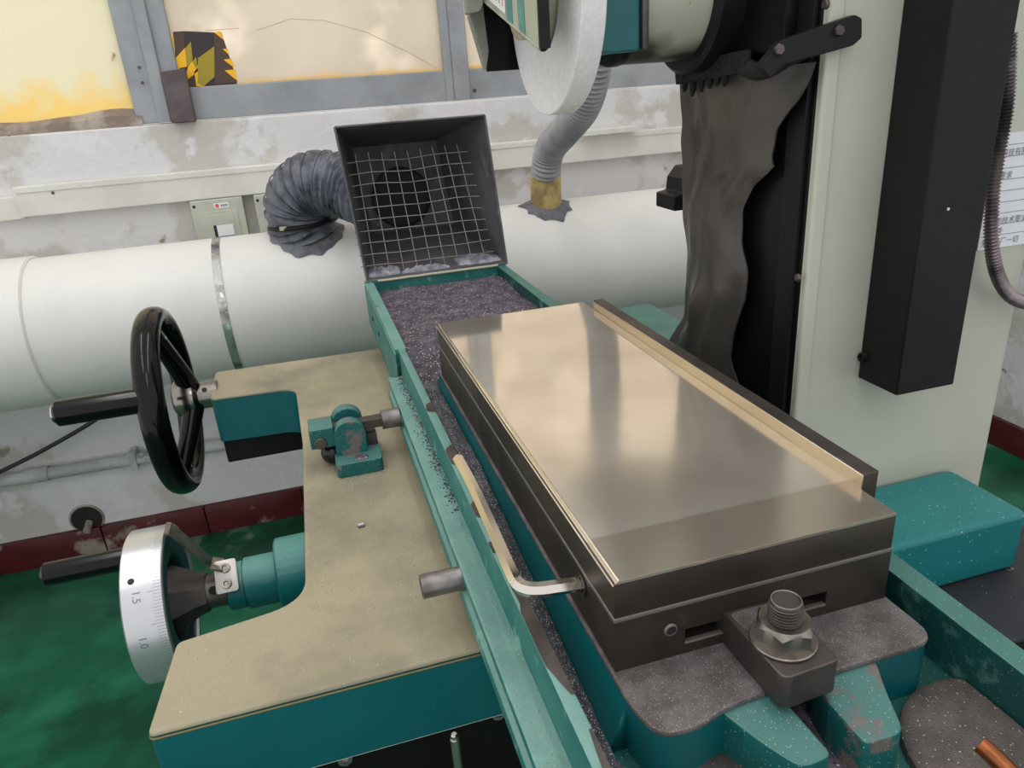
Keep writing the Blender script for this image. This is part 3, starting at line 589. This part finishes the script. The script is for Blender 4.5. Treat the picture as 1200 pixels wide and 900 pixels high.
for poly in ([(.046, -.043), (.086, -.041), (.091, -.088), (.070, -.090), (.058, -.070)], [(.114, -.041), (.158, -.041), (.148, -.062), (.138, -.089), (.112, -.088), (.110, -.06)]):
    pr = rounded(poly, [.004, 0, .005, .008, .02] if len(poly) == 5 else [0, .006, .02, .008, .003, .0], 5)
    bm = bmesh.new(); b_prism(bm, pr, 'z', TF - .002, TZ - .004)
    for v in bm.verts:
        if v.co.z > TZ - .01: v.co.z -= max(0, -.043 - v.co.y) * .12
    bmesh.ops.recalc_face_normals(bm, faces=bm.faces); bev(bm, .0015, 2, 50); put('fork_prong', bm, 'teal_cast', t, flat=True)
box('slot_floor', (.07, .125), (-.12, .0), (TF - .001, TF + .004), 'swarf', t, 0)
for cx, cy, rx, ry, nm in ((.205, -.105, .06, .062, 1), (.045, -.105, .055, .060, 2)):
    bm = bmesh.new(); n = 56; rings = []
    for rr, z in ((1, TF), (.985, TF + .0055), (.93, TF + .0075), (.5, TF + .0085)):
        rings.append([bm.verts.new((min(.223, max(-.024, cx + rx * rr * math.cos(2 * math.pi * k / n))), cy + ry * rr * math.sin(2 * math.pi * k / n), z + .0005 * noise.noise((k * .3, rr, 0)))) for k in range(n)])
    for P, Q in zip(rings, rings[1:]):
        for k in range(n): j = (k + 1) % n; bm.faces.new((P[k], P[j], Q[j], Q[k]))
    bm.faces.new(rings[-1]); put('end_boss', bm, 'pad_steel', t)
# grinding dust lying in the trough
bm = bmesh.new(); nx, ny = 130, 290; grid = []
for i in range(ny + 1):
    y = .555 + (YF - .003 - .555) * i / ny; row = []
    for j in range(nx + 1):
        x = -.0263 + .2506 * j / nx
        z = -.088 + .0015 * noise.noise((x * 60, y * 60, 0)) + .005 * noise.noise((x * 14, y * 10, 3)) - .018 * max(0, (.75 - y) / .2) + .0016 * random.random()
        z -= .012 * math.exp(-((x + .002) / .006) ** 2 - ((y - .60) / .02) ** 2)
        row.append(bm.verts.new((x, y, max(TF - .002, z))))
    grid.append(row)
for i in range(ny):
    for j in range(nx): bm.faces.new((grid[i][j], grid[i][j + 1], grid[i + 1][j + 1], grid[i + 1][j]))
sw = put('grinding_dust', bm, 'swarf', None, 0); tag(sw, 'heap of dark grey grinding dust in the trough below the hood', 'grinding dust', kind='stuff')
bm = bmesh.new(); nx, ny = 14, 420; grid = []
for i in range(ny + 1):
    y = -.30 + .87 * i / ny; k = min(1, max(0, (y + .03) / .36)); row = []
    for j in range(nx + 1):
        u = j / nx; x = -.0289 + (.0165 + .006 * k if y > -.03 else .0165 + .05 * min(1, (-.03 - y) / .1)) * u
        zz = -.1045 + .021 * k + (.004 - .006 * (1 - k)) * (1 - abs(2 * u - .7)) + .0015 * noise.noise((x * 200, y * 60, 1)) + .0012 * random.random() - .006 * max(0, u - .55) * (1 - k)
        row.append(bm.verts.new((x, y, zz)))
    grid.append(row)
for i in range(ny):
    for j in range(nx): bm.faces.new((grid[i][j], grid[i][j + 1], grid[i + 1][j + 1], grid[i + 1][j]))
tag(put('dust_strip', bm, 'swarf_fine', None, 0), 'narrow strip of grey grinding dust along the left rim beside the chuck', 'grinding dust', kind='stuff')
# loose grains
bm = bmesh.new()
for k in range(2300):
    if k < 800: x = random.uniform(-.058, -.040); y = random.uniform(-.1, .66); z = -.1053; sc = 1 if y > .3 else .8
    elif k < 1950: x = random.uniform(-.3, -.06); y = random.gauss(.36, .14); z = AZ + .0002
    else: x = random.uniform(-.15, -.09); y = random.gauss(.49, .012); z = AZ + .0002
    if k < 800 and x > -.050 and y > .3: pass
    elif k < 800 and random.random() < .45: continue
    if z < -.15 and (y < .16 or (x < -.19 and y > .25)): continue
    r = random.uniform(.0003, .0009); vs = [bm.verts.new((x + r * math.cos(a), y + r * math.sin(a), z)) for a in (0, 2.1, 4.2)] + [bm.verts.new((x, y, z + r * 1.2))]
    for f_ in ((0, 1, 3), (1, 2, 3), (2, 0, 3)): bm.faces.new([vs[i] for i in f_])
M('grain', (214, 208, 200), .4, metal=.3)
tag(put('metal_grains', bm, 'grain', None, 0), 'bright loose metal grains scattered on the apron top and side rail', 'metal grains', kind='stuff')
bm = bmesh.new()
for k in range(420):
    y = random.uniform(.28, .665); x = -.0400 - abs(random.gauss(0, .0045)); 
    if x < -.058: continue
    r = random.uniform(.0005, .0016); vs = [bm.verts.new((x + r * math.cos(a), y + r * math.sin(a), -.1053)) for a in (0, 2.1, 4.2)] + [bm.verts.new((x, y, -.1053 + r))]
    for f_ in ((0, 1, 3), (1, 2, 3), (2, 0, 3)): bm.faces.new([vs[i] for i in f_])
tag(put('rail_dust', bm, 'swarf', None, 0), 'dark grinding dust gathered along the side rail ledge', 'grinding dust', kind='stuff')
# drain tube through the rail
c = at(495, 676, 2, -.112)
d = thing('drain_tube', (-.08, .19, -.124), 'short grey open steel tube poking out of the table side', 'tube')
lathe('tube_wall', [(.0082, 0), (.0102, 0), (.0104, .0004), (.0104, .036), (.0082, .036)], (-.0945, .193, -.1165), (1, 0, 0), 'tube_steel', d, 32, True)
lathe('tube_bore', [(0, .006), (.0083, .006), (.0083, .001)], (-.0945, .193, -.1165), (1, 0, 0), 'dark_gap', d, 24)
# ------------------------------------------------------------------ magnetic chuck
CL = .556; CW = .2002
ch = thing('magnetic_chuck', (.1, CL / 2, TZ), 'long flat magnetic chuck with a polished steel face on the table', 'chuck')
box('upper_body', (.0006, CW), (.0004, CL), (-.0275, -.0016), 'chuck_side', ch, .0006)
box('seam_strip', (.0, CW + .0004), (-.0002, CL + .0004), (-.0302, -.0272), 'chuck_strip', ch, .0004)
bm = bmesh.new(); b_box(bm, (.0004, CW), (.016, CL), (TZ, -.030))
sx0, sx1, sz0, sz1 = .048, .152, -.0595, -.0490
for x, z in (((.0004, sx0), (TZ, -.030)), ((sx1, CW), (TZ, -.030)), ((sx0, sx1), (TZ, sz0)), ((sx0, sx1), (sz1, -.030))): b_box(bm, x, (0, .016), z)
put('lower_body', bm, 'chuck_side', ch, 0)
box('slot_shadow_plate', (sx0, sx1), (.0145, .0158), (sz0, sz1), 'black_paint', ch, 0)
box('slot_lip', (sx0, sx1), (-.0006, .003), (sz0 - .0010, sz0 + .0004), 'chuck_strip', ch, .0003)
prism('top_plate', [(.0035, 0), (CW - .001, 0), (CW, -.001), (CW, -.0022), (.0003, -.0022), (.0003, -.0028), (.0, -.0028)], 'y', 0, CL, 'chuck_face', ch, .0003)
prism('edge_chamfer', [(-.0002, -.0036), (.0034, .0002), (.0044, .0002), (.0044, -.0036)], 'y', .0006, CL, 'bright_edge', ch, .0003)
lathe('end_hole', [(0, .0003), (.0034, .0003), (.0034, .0012), (.0042, .0009), (.0046, 0)], at(786, 738, 1, 0), (0, -1, 0), 'chuck_strip', ch, 24)
c = at(786, 738, 1, 0); lathe('hole_depth', [(0, .0006), (.0034, .0006)], c, (0, -1, 0), 'dark_gap', ch, 24)
f = thing('side_fence', (.207, .3, -.024), 'dark steel fence bar with bright edge along the chuck side', 'fence bar')
prism('bar', [(.2008, -.024), (.2128, -.024), (.2128, .0105), (.2008, .0105)], 'y', .033, .522, 'chuck_side', f, .0008)
prism('bright_strip', [(.1998, -.0020), (.2012, -.0020), (.2012, .0108), (.1998, .0100)], 'y', .0335, .5215, 'bright_edge', f, .0003)
prism('bright_strip', [(.2002, .0100), (.2128, .0100), (.2128, .0112), (.2002, .0112)], 'y', .033, .522, 'dark_steel', f, .0003)
cyl('fence_screw', .0022, (.2005, .0325, -.004), (.2005, .0300, -.004), 'bright_edge', f, .0004, 12)
# chuck key (L-shaped hexagonal bar)
k = thing('chuck_key', (-.02, .05, -.045), 'bright L-shaped hexagonal key inserted in the chuck side', 'hex key')
zk = -.038
kp = [at(537, 538, 2, -.034), at(560, 582, 2, -.035), at(598, 668, 2, -.036), at(606, 683, 2, -.037), at(616, 690, 2, -.037), at(632, 691, 2, -.038), at(655, 688, 2, -.039)]
kend = at(682, 684, 0, .0005)
bm = bmesh.new(); b_tube(bm, spline(kp + [kend, kend + Vector((.003, 0, 0))], 6), .0052, 6); put('key_bar', bm, 'hex_key', k, 25)
lathe('key_socket', [(.0054, 0), (.009, 0), (.009, .0008), (.0054, .0008)], kend + Vector((-.0005, 0, 0)), (-1, 0, 0), 'chuck_side', k, 24, True)
# ------------------------------------------------------------------ hold-down clamp
c = thing('holddown_clamp', (.096, -.035, TZ), 'steel clamp block with a large hex nut on a threaded stud at the chuck end', 'clamp')
pol = rounded([(.0745, .012), (.0765, -.0605), (.1155, -.0585), (.1175, .012)], [0, .006, .005, 0], 5)
prism('clamp_block', pol, 'z', TZ + .0003, -.0440, 'dark_steel', c, .001)
tag(prism('dust_film', [(p[0] * .96 + .004, p[1]) for p in rounded([(.0765, -.002), (.078, -.020), (.116, -.016), (.1165, -.002)], .004, 3)], 'z', -.0441, -.0437, 'swarf_steel', c, 0), kind='stuff')
N0 = at(919, 742, 2, -.032); N0 = Vector((.0945, -.0335, -.0440)); zt = N0.z
cyl('washer', .0196, (N0.x, N0.y, zt), (N0.x, N0.y, zt + .0022), 'nut_steel', c, .0006)
bm = bmesh.new(); rings = []
for z0, rs in ((.0022, None), (.0150, None), (.0165, .0146), (.0165, .0098)):
    ring = []
    for i in range(48):
        a = 2 * math.pi * i / 48; rh = .0155 / math.cos(((a + math.radians(8)) % (math.pi / 3)) - math.pi / 6); r_h = rs or rh
        zz = z0 - (max(0, rh - .0150) * .9 if z0 == .0150 else 0)
        ring.append(bm.verts.new((N0.x + r_h * math.cos(a), N0.y + r_h * math.sin(a), zt + zz)))
    rings.append(ring)
for P, Q2 in zip(rings, rings[1:]):
    for i in range(48): j = (i + 1) % 48; bm.faces.new((P[i], P[j], Q2[j], Q2[i]))
put('hex_nut', bm, 'nut_steel', c, 28)
st = [(0, -.002)]
for i in range(6): st += [(.0099, .0160 + i * .0021), (.0099, .0164 + i * .0021), (.0086, .0172 + i * .0021), (.0086, .0175 + i * .0021)]
st += [(.0094, .0285), (.0090, .0296), (.0082, .0296), (.0078, .0288), (0, .0288)]
lathe('threaded_stud', st, (N0.x, N0.y, zt), (0, 0, 1), 'dark_steel', c, 32, smooth=15)
tube('stud_rim', [Vector((N0.x + .0086 * math.cos(a), N0.y + .0086 * math.sin(a), zt + .0296)) for a in (2 * math.pi * i / 32 for i in range(33))], .0005, 'steel', c, 6)
a = at(1150, 875, 2, -.085); b = at(1200, 925, 2, -.096)
tag(tube('copper_pipe', [at(1148, 872, 2, -.078), at(1162, 884, 2, -.080), at(1200, 922, 2, -.088), at(1300, 1010, 2, -.1005)], lambda i: .0052 if i else .0048, 'copper', None, 20), 'copper pipe end resting over the grey end boss of the table', 'pipe')
# ================================================================== DUST HOOD
hd = thing('dust_hood', (.1, 1.12, TZ + .003), 'dark sheet metal dust hood with wire grille at the table end', 'dust hood')
bl, br = at(430, 327, 1, 1.105), at(594, 307, 1, 1.105); tl, tr = at(392, 149, 1, 1.15), at(568, 135, 1, 1.15)
bl.z = br.z = TZ + .003
fr = [bl, br, tr, tl]; ctr = (bl + br + tl + tr) / 4
bk = [Vector((bl.x + .045, 1.36, -.02)), Vector((br.x - .05, 1.36, -.02)), Vector((tr.x - .062, 1.36, .17)), Vector((tl.x + .04, 1.36, .17))]
def sheet(name, q, mat, parent, th=.002):
    bm = bmesh.new(); nrm = (q[1] - q[0]).cross(q[-1] - q[0]).normalized() * th
    A = [bm.verts.new(p) for p in q]; B_ = [bm.verts.new(p + nrm) for p in q]; n = len(q)
    bm.faces.new(A); bm.faces.new(B_[::-1])
    for i in range(n): bm.faces.new((A[i], B_[i], B_[(i + 1) % n], A[(i + 1) % n]))
    return put(name, bm, mat, parent, 0)
sheet('bottom_panel', [fr[0], fr[1], bk[1], bk[0]], 'hood', hd); sheet('right_panel', [fr[1], fr[2], bk[2], bk[1]], 'hood', hd)
sheet('top_panel', [fr[2], fr[3], bk[3], bk[2]], 'hood', hd); sheet('left_panel', [fr[3], fr[0], bk[0], bk[3]], 'hood', hd)
sheet('back_panel', bk, 'hood', hd)
for a, b in zip(fr, fr[1:] + fr[:1]): tube('front_lip', [a, b], .0022, 'hood', hd, 8)
bc = (bk[0] + bk[1] + bk[2] + bk[3]) / 4
lathe('outlet', [(.062, 0), (.066, 0), (.066, -.004), (.062, -.004)], bc + Vector((-.01, -.004, -.02)), (0, 1, 0), 'black_paint', hd, 32, True)
cyl('outlet_opening', .062, bc + Vector((-.01, -.003, -.02)), bc + Vector((-.01, -.0012, -.02)), 'dark_gap', hd)
cyl('outlet_collar', .064, bc + Vector((-.01, .001, -.0)), bc + Vector((-.01, .09, -.0)), 'hood', hd)
# grille: ten by nine bent wires
g0, g1, g2, g3 = at(428, 318, 1, 1.125), at(578, 300, 1, 1.125), at(544, 166, 1, 1.205), at(405, 180, 1, 1.205)
gp_ = lambda u, v: (g0.lerp(g1, u)).lerp(g3.lerp(g2, u), v) + Vector((0, .004 * noise.noise((u * 5, v * 5, 0)), .004 * noise.noise((u * 3, v * 4, 5))))
for i in range(9):
    u = .075 + i * .107; tube('wire', [gp_(u, k / 10 * .98) for k in range(-1, 11)], .0010, 'wire', hd, 6)
for j in range(10):
    v = .04 + j * .097; tube('wire', [gp_(-.03 + k / 10 * 1.04, v) + Vector((0, -.0018, 0)) for k in range(11)], .0010, 'wire', hd, 6)
# silvery caulk lumps along the grille foot and the seam
for u0, u1, ww in ((.0, .24, .042), (.24, .60, .012), (.66, 1.0, .046)):
    bm = bmesh.new(); n = 26; m_ = 8; G = []
    for i in range(n + 1):
        u = u0 + (u1 - u0) * i / n; row = []
        for j in range(m_ + 1):
            v = j / m_; p = fr[0].lerp(fr[1], u).lerp(bk[0].lerp(bk[1], u), .04 + v * ww * 6 * (.7 + .5 * noise.noise((u * 12, 3, 0)))); h_ = math.sin(math.pi * v) * math.sin(math.pi * min(1, max(0, i / n))) ** .5
            row.append(bm.verts.new(p + Vector((0, 0, .001 + h_ * (.010 + .008 * noise.noise((u * 30, v * 6, 1)))))))
        G.append(row)
    for i in range(n):
        for j in range(m_): bm.faces.new((G[i][j], G[i][j + 1], G[i + 1][j + 1], G[i + 1][j]))
    put('caulk', bm, 'caulk', hd, 60)
tube('seal_bead', [fr[0].lerp(fr[1], k / 14) + Vector((0, -.003, -.001 + .001 * noise.noise((k * .9, 0, 0)))) for k in range(1, 14)], .0026, 'cream_seal', hd, 7)
# ================================================================== COLUMN
CX, CY = .341, .295
co = thing('grinder_column', (.49, .44, -.30), 'tall pale green-grey grinder column with stains', 'column')
pol = rounded([(CX, CY), (.642, CY), (.642, .548), (CX + .008, .548), (CX + .008, CY + .006), (CX, CY + .006)], [.003, .03, .03, 0, 0, 0], 6)
prism('body', pol, 'z', -.30, 1.05, 'column', co, 0)
box('corner_strip', (CX - .0005, CX + .016), (CY - .0035, CY + .004), (-.30, 1.05), 'column', co, .003, 3)
box('way_cover', (CX - .001, CX + .010), (CY + .0062, .505), (-.20, 1.05), 'black_sat', co, .002)
box('way_edge', (CX - .006, CX - .0008), (CY + .012, CY + .040), (-.20, 1.05), 'black_paint', co, .001)
for px, py in ((937, 325), (970, 5)):
    c = at(px, py, 0, CX - .006); cyl('way_bolt', .0042, c + Vector((-.004, 0, 0)), c, 'dark_steel', co, .001, 16)
box('base_foot', (.36, .70), (.25, .60), (-.4602, -.298), 'column', co, .01)
a, b = at(803, 195, 1, .60), at(780, 245, 1, .60)
tag(prism('limit_switch', [(b.x, b.z), (.40, b.z), (.40, a.z), (a.x, a.z), (a.x - .012, a.z - .014), (a.x - .014, b.z + .022), (b.x, b.z + .020)], 'y', .576, .63, 'black_paint', None, .002), 'small dark stepped switch housing behind the column', 'switch housing')
# black vertical cover on the column side
cv = thing('cable_cover', (.457, .266, -.052), 'long black box cover screwed upright on the column face', 'cover')
box('cover_shell', (.4205, .4935), (.238, .2948), (-.0515, 1.02), 'black_paint', cv, .0015)
for px, py, r in ((1013, 418, .0052),):
    c = at(px, py, 0, .4205); lathe('cap_screw', [(0, .002), (.0022, .002), (.0028, .005), (.0048, .005), (.0054, 0)], (.4205, c.y, c.z), (-1, 0, 0), 'black_paint', cv, 20)
c = at(1111, 245, 1, .238); cyl('rivet', .0016, (c.x, .2372, c.z), (c.x, .238, c.z), 'grain', cv, seg=10)
# notice sheet
a, b = at(1172, 160, 1, CY - .001), at(1147, 293, 1, CY - .001)
nt = thing('notice_sheet', (.58, CY, b.z), 'white printed paper notice with ruled lines taped on the column', 'notice')
x0, x1, z0, z1 = .556, .632, .0735, .194
box('paper', (x0, x1), (CY - .0012, CY - .0004), (z0, z1), 'notice_paper', nt, 0)
for k in range(9): zz = z1 - .012 - k * .0118; box('ruled_line', (x0 + .002, x1 - .001), (CY - .0016, CY - .0011), (zz, zz + .0005), 'ink', nt, 0)
for s_, xx, zz in (('科技有限公司', .5655, z1 - .0225), ('要求', .5680, z1 - .046), ('。', .5660, z1 - .058), ('上的技术要求', .5655, z1 - .094), ('零件', .5690, z1 - .105), ('须，出厂一切', .5590, z1 - .1165)):
    bm = text_bm(s_, .0085)
    if not bm.verts: bm.free(); continue
    for v in bm.verts: v.co = Vector((xx + v.co.x, CY - .0017, zz + v.co.y))
    if max(v.co.x for v in bm.verts) > x1:
        bmesh.ops.delete(bm, geom=[v for v in bm.verts if v.co.x > x1], context='VERTS')
    if bm.faces: put('printed_text', bm, 'ink', nt, 0)
    else: bm.free()
# metal conduit loop
cp = [at(1183, 40, 1, .283), at(1180, 120, 1, .283), at(1170, 180, 1, .278), at(1163, 230, 1, .272), at(1162, 285, 1, .268), at(1170, 325, 1, .268), at(1187, 349, 1, .270), at(1212, 354, 1, .274), at(1236, 335, 1, .285), at(1244, 312, 1, .296)]
path = resample(spline(cp, 14), .0009)
cf = thing('metal_conduit', tuple(min(path, key=lambda p: p.z)), 'flexible ribbed metal conduit looping beside the paper notice', 'conduit')
bm = bmesh.new(); b_tube(bm, path, lambda i: .0063 + .0011 * math.cos(i * 2 * math.pi / 4), 16); put('ribbed_tube', bm, 'conduit', cf, 80)
# ------------------------------------------------------------------ rubber curtain
cu = thing('rubber_curtain', (.325, .42, -.09), 'wrinkled black rubber curtain with wavy torn edge hanging below the spindle head', 'curtain')
left = [(797, 88), (798, 150), (800, 200), (801, 250), (804, 300), (806, 330), (800, 372), (788, 392), (776, 420)]
right = [(958, 72), (936, 118), (912, 152), (905, 185), (908, 196), (884, 216), (871, 245), (869, 285), (875, 318), (872, 352), (862, 392), (858, 420), (866, 452)]
def poly_at(pl, t):
    L = [0]
    for a, b in zip(pl, pl[1:]): L.append(L[-1] + math.dist(a, b))
    s = t * L[-1]
    for i in range(len(pl) - 1):
        if s <= L[i + 1] + 1e-9: k = (s - L[i]) / (L[i + 1] - L[i]); return (pl[i][0] + (pl[i + 1][0] - pl[i][0]) * k, pl[i][1] + (pl[i + 1][1] - pl[i][1]) * k)
    return pl[-1]
bm = bmesh.new(); nu, nv = 36, 60; G = []
for j in range(nv + 1):
    v = j / nv; l, r = poly_at(left, v), poly_at(right, v); pl_, pr_ = at(*l, 0, .326), at(*r, 0, .326); row = []
    for i in range(nu + 1):
        u = i / nu; p = pl_.lerp(pr_, u)
        ox = .0025 * math.sin(u * 5 + 3 * v) * (1 - abs(.5 - v)) + .003 * noise.noise((u * 5, v * 9, 0)) + .006 * noise.noise((u * 3, v * 4, 4)) - .010 * math.sin(math.pi * u) * (.6 + .5 * v)
        dent = -.008 * math.exp(-((u - .35) / .1) ** 2 - ((v - .78) / .07) ** 2) - .007 * math.exp(-((u - .75) / .1) ** 2 - ((v - .74) / .09) ** 2)
        row.append(bm.verts.new(p + Vector((ox + dent, 0, 0))))
    G.append(row)
for j in range(nv):
    for i in range(nu): bm.faces.new((G[j][i], G[j][i + 1], G[j + 1][i + 1], G[j + 1][i]))
bmesh.ops.recalc_face_normals(bm, faces=bm.faces); bmesh.ops.solidify(bm, geom=bm.faces[:], thickness=.002); put('rubber_sheet', bm, 'rubber', cu, 60)
q = [at(797, 99, 0, .318), at(880, 84, 0, .318), at(880, 58, 0, .318), at(795, 74, 0, .318)]
bm = bmesh.new(); b_prism(bm, [(p.y, p.z) for p in q], 'x', .312, .319, ); bmesh.ops.recalc_face_normals(bm, faces=bm.faces); bev(bm, .001); put('clamp_strip', bm, 'soot', cu)
for px, py in ((802, 86), (842, 78), (872, 72)):
    c = at(px, py, 0, .312); cyl('clamp_bolt', .0045, c + Vector((-.003, 0, 0)), c + Vector((.001, 0, 0)), 'soot', cu, .001, 8)
for k, (px, py, dn) in enumerate(((803, 99, 8), (812, 99, 14), (823, 97, 10), (832, 95, 8), (841, 93, 7), (850, 92, 9))):
    c = at(px, py - 4, 0, .315); e_ = at(px - 1, py + dn, 0, .317); tube('soot_drip', [c, c.lerp(e_, .6), e_], lambda i: (.0042, .0036, .0018)[i], 'soot', cu, 8)
# soot fold where the curtain meets the bracket
pts = [at(x, y, 0, .318) for x, y in ((872, 78), (888, 84), (905, 80), (922, 70), (940, 62))]
tube('soot_fold', spline(pts, 6), lambda i: .009 - .0001 * i, 'soot', cu, 10)
br_ = thing('curtain_bracket', tuple(at(964, 64, 1, .288)), 'dark tilted steel bar bolted across the column edge holding the curtain', 'bracket')
def Q(px, py): p = at(px, py, 1, .288); return (p.x, p.z)
prism('bar', rounded([Q(885, 78), Q(910, 48), Q(996, 18), Q(1004, 22), Q(1004, 45), Q(994, 54), Q(915, 76), Q(897, 92)], [.003, .002, .002, .002, .002, .003, .002, .002], 3), 'y', .281, .2905, 'black_paint', br_, .001)
for px, py in ((982, 36), (912, 58)):
    c = at(px, py, 1, .281); lathe('hex_bolt', [(0, .004), (.0042, .004), (.005, .003), (.005, 0)], (c.x, .2812, c.z), (0, -1, 0), 'dark_steel', br_, 6, smooth=20)
# ================================================================== SPINDLE HEAD, GUARD AND WHEEL
SY, SZ = .475, .353
sh = thing('spindle_head', (.28, SY, SZ - .08), 'pale round spindle housing sticking out of the column above the chuck', 'spindle head')
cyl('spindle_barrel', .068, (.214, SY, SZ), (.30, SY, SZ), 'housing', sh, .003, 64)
cyl('black_flange', .082, (.292, SY, SZ), (.345, SY, SZ), 'black_paint', sh, .004, 64)
cyl('black_collar', .0695, (.203, SY, SZ), (.216, SY, SZ), 'black_paint', sh, .002, 64)
box('head_slide', (.322, .345), (.33, .575), (.285, .62), 'black_sat', sh, .004)
WX = .1325; WT = .025; WR = .113
gw = thing('grinding_wheel', (WX + WT / 2, SY, SZ - WR), 'large pale grey grinding wheel above the chuck', 'grinding wheel')
lathe('abrasive_disc', [(.050, 0), (WR - .001, 0), (WR, .001), (WR, WT - .001), (WR - .001, WT), (.050, WT)], (WX, SY, SZ), (1, 0, 0), 'wheel_grit', gw, 128, True)
lathe('bore_sleeve', [(.0502, .0005), (.040, .012), (0, .012)], (WX, SY, SZ), (1, 0, 0), 'dark_gap', gw, 64)
lathe('flange', [(0, -.020), (.028, -.020), (.036, -.014), (.042, -.004), (.042, .012)], (WX, SY, SZ), (1, 0, 0), 'guard_paint', gw, 48)
lathe('flange_ring', [(.030, -.026), (.038, -.026), (.038, -.012), (.030, -.012)], (WX, SY, SZ), (1, 0, 0), 'steel', gw, 48, True)
cyl('spindle_shaft', .02, (WX - .03, SY, SZ), (.215, SY, SZ), 'steel', gw)
gd = thing('wheel_guard', (.16, .56, .29), 'pale green and teal wheel guard with striped front plate around the grinding wheel', 'wheel guard')
gy_ = .592
a = at(571, 84, 1, gy_)
box('rear_plate', (a.x, .325), (gy_, gy_ + .006), (a.z, .52), 'black_sat', gd, .001)
e0, e1, e2, e3 = at(549, 20, 1, gy_ - .004), at(569, 83, 1, gy_ - .004), at(571, 60, 1, gy_ - .004), at(565, 14, 1, gy_ - .004)
prism('edge_plate', [(e0.x, .45), (e0.x, e0.z), (e1.x - .001, e1.z), (e2.x, e2.z), (e3.x, e3.z), (e3.x, .45)], 'y', gy_ - .012, gy_ + .004, 'guard_edge', gd, .001)
e4, e5 = at(545, 18, 1, gy_ - .014), at(564, 12, 1, gy_ - .014)
prism('hinge_block', rounded([(e4.x, .47), (e4.x, e4.z), (e5.x - .004, e5.z - .002), (e5.x, e5.z + .006), (e5.x, .47)], .002, 2), 'y', gy_ - .026, gy_ - .012, 'guard_edge', gd, .001)
box('top_plate', (.10, .325), (.36, gy_ + .006), (.52, .526), 'teal', gd, .001)
dx = .098
p0 = at(632, 57, 0, dx); p1 = at(632, 0, 0, dx); p2 = at(562, -3, 0, dx)
dv = Vector((0, p2.y - p0.y, p2.z - p0.z)); far = p0 + dv * 1.05
top_z = .50
prism('front_plate', [(p0.y, p0.z), (p0.y, top_z), (far.y, top_z), (far.y, far.z)], 'x', dx, dx + .003, 'guard_paint', gd, .0004)
box('plate_edge', (dx - .0005, dx + .010), (p0.y - .0045, p0.y), (p0.z, top_z), 'black_paint', gd, .0005)
def stripe(xa, xb, mt, nm, zt=.49, zoff=.002, k=1):
    A_, B2 = at(535 + xa / 8.571, 30, 0, dx).y, at(535 + xb / 8.571, 30, 0, dx).y
    zf = lambda y: p0.z + (y - p0.y) / dv.y * dv.z + zoff
    prism(nm, [(A_, zf(A_)), (B2, zf(B2)), (B2, zt), (A_, zt)], 'x', dx - .0004 * k, dx, mt, gd, 0)
stripe(625, 690, 'guard_stripe', 'painted_stripe'); stripe(515, 570, 'guard_stripe', 'painted_stripe')
stripe(320, 505, 'label_white', 'label_plate', .45, .006, 2)
for k in range(4):
    y = at(535 + (380 + 30 * k) / 8.571, 6, 0, dx).y; z = p0.z + (y - p0.y) / dv.y * dv.z
    box('label_line', (dx - .0012, dx - .0008), (y - .001, y + .001), (z + .012, z + .05), 'label_red' if k % 2 else 'ink', gd, 0)
tube('lower_bead', [Vector((dx, p0.y, p0.z)), Vector((dx, far.y, far.z))], .0013, 'guard_paint', gd, 8)
a, b = at(700, 63, 1, .405), at(757, 59, 1, .405)
box('side_shroud', (WX + WT + .008, b.x - .006), (.405, gy_), (a.z, .52), 'teal_dark', gd, .002)
box('shroud_edge', (b.x - .006, b.x + .001), (.400, gy_), (a.z + .001, .52), 'dark_steel', gd, .001)
# ================================================================== RIGHT SIDE COVERS
tb = thing('saddle_cover', (.46, .24, -.272), 'bright teal rounded saddle cover in front of the column foot', 'cover')
prism('cover_box', rounded([(.30, .186), (.574, .186), (.574, .2945), (.30, .2945)], [0, .012, .012, 0], 5), 'z', -.271, -.199, 'teal_bright', tb, .006, 4)
dp = thing('way_plate', (.45, .15, -.34), 'flat black dusty way cover plate under the teal saddle cover', 'cover')
M('plate_dusty', (48, 48, 56), .55, layers=(((36, 36, 42), 12, .42, .62), ('speck', (190, 190, 196), 170, .12, .86)), bump=.0002, bscale=600)
box('plate', (.26, .72), (.098, .249), (-.277, -.2712), 'plate_dusty', dp, .0015)
box('plate_skirt', (.262, .715), (.102, .249), (-.46, -.277), 'black_paint', dp, .002)
c = at(1182, 664, 2, -.268); tag(lathe('washer', [(.0022, 0), (.005, 0), (.005, .0016), (.0022, .0016)], (c.x, c.y, -.2712), (.1, .1, 1), 'steel', None, 20, True), 'small bright washer lying on the black way plate', 'washer')
rs = thing('rear_saddle', (.4, .8, -.30), 'grey-teal saddle end standing behind the rubber curtain', 'saddle')
prism('saddle_block', rounded([(.255, .60), (.50, .60), (.50, .97), (.255, .97)], .012, 4), 'z', -.30, -.150, 'teal_rim', rs, .006, 3)
box('saddle_foot', (.28, .50), (.62, .965), (-.46, -.298), 'black_paint', rs, .004)
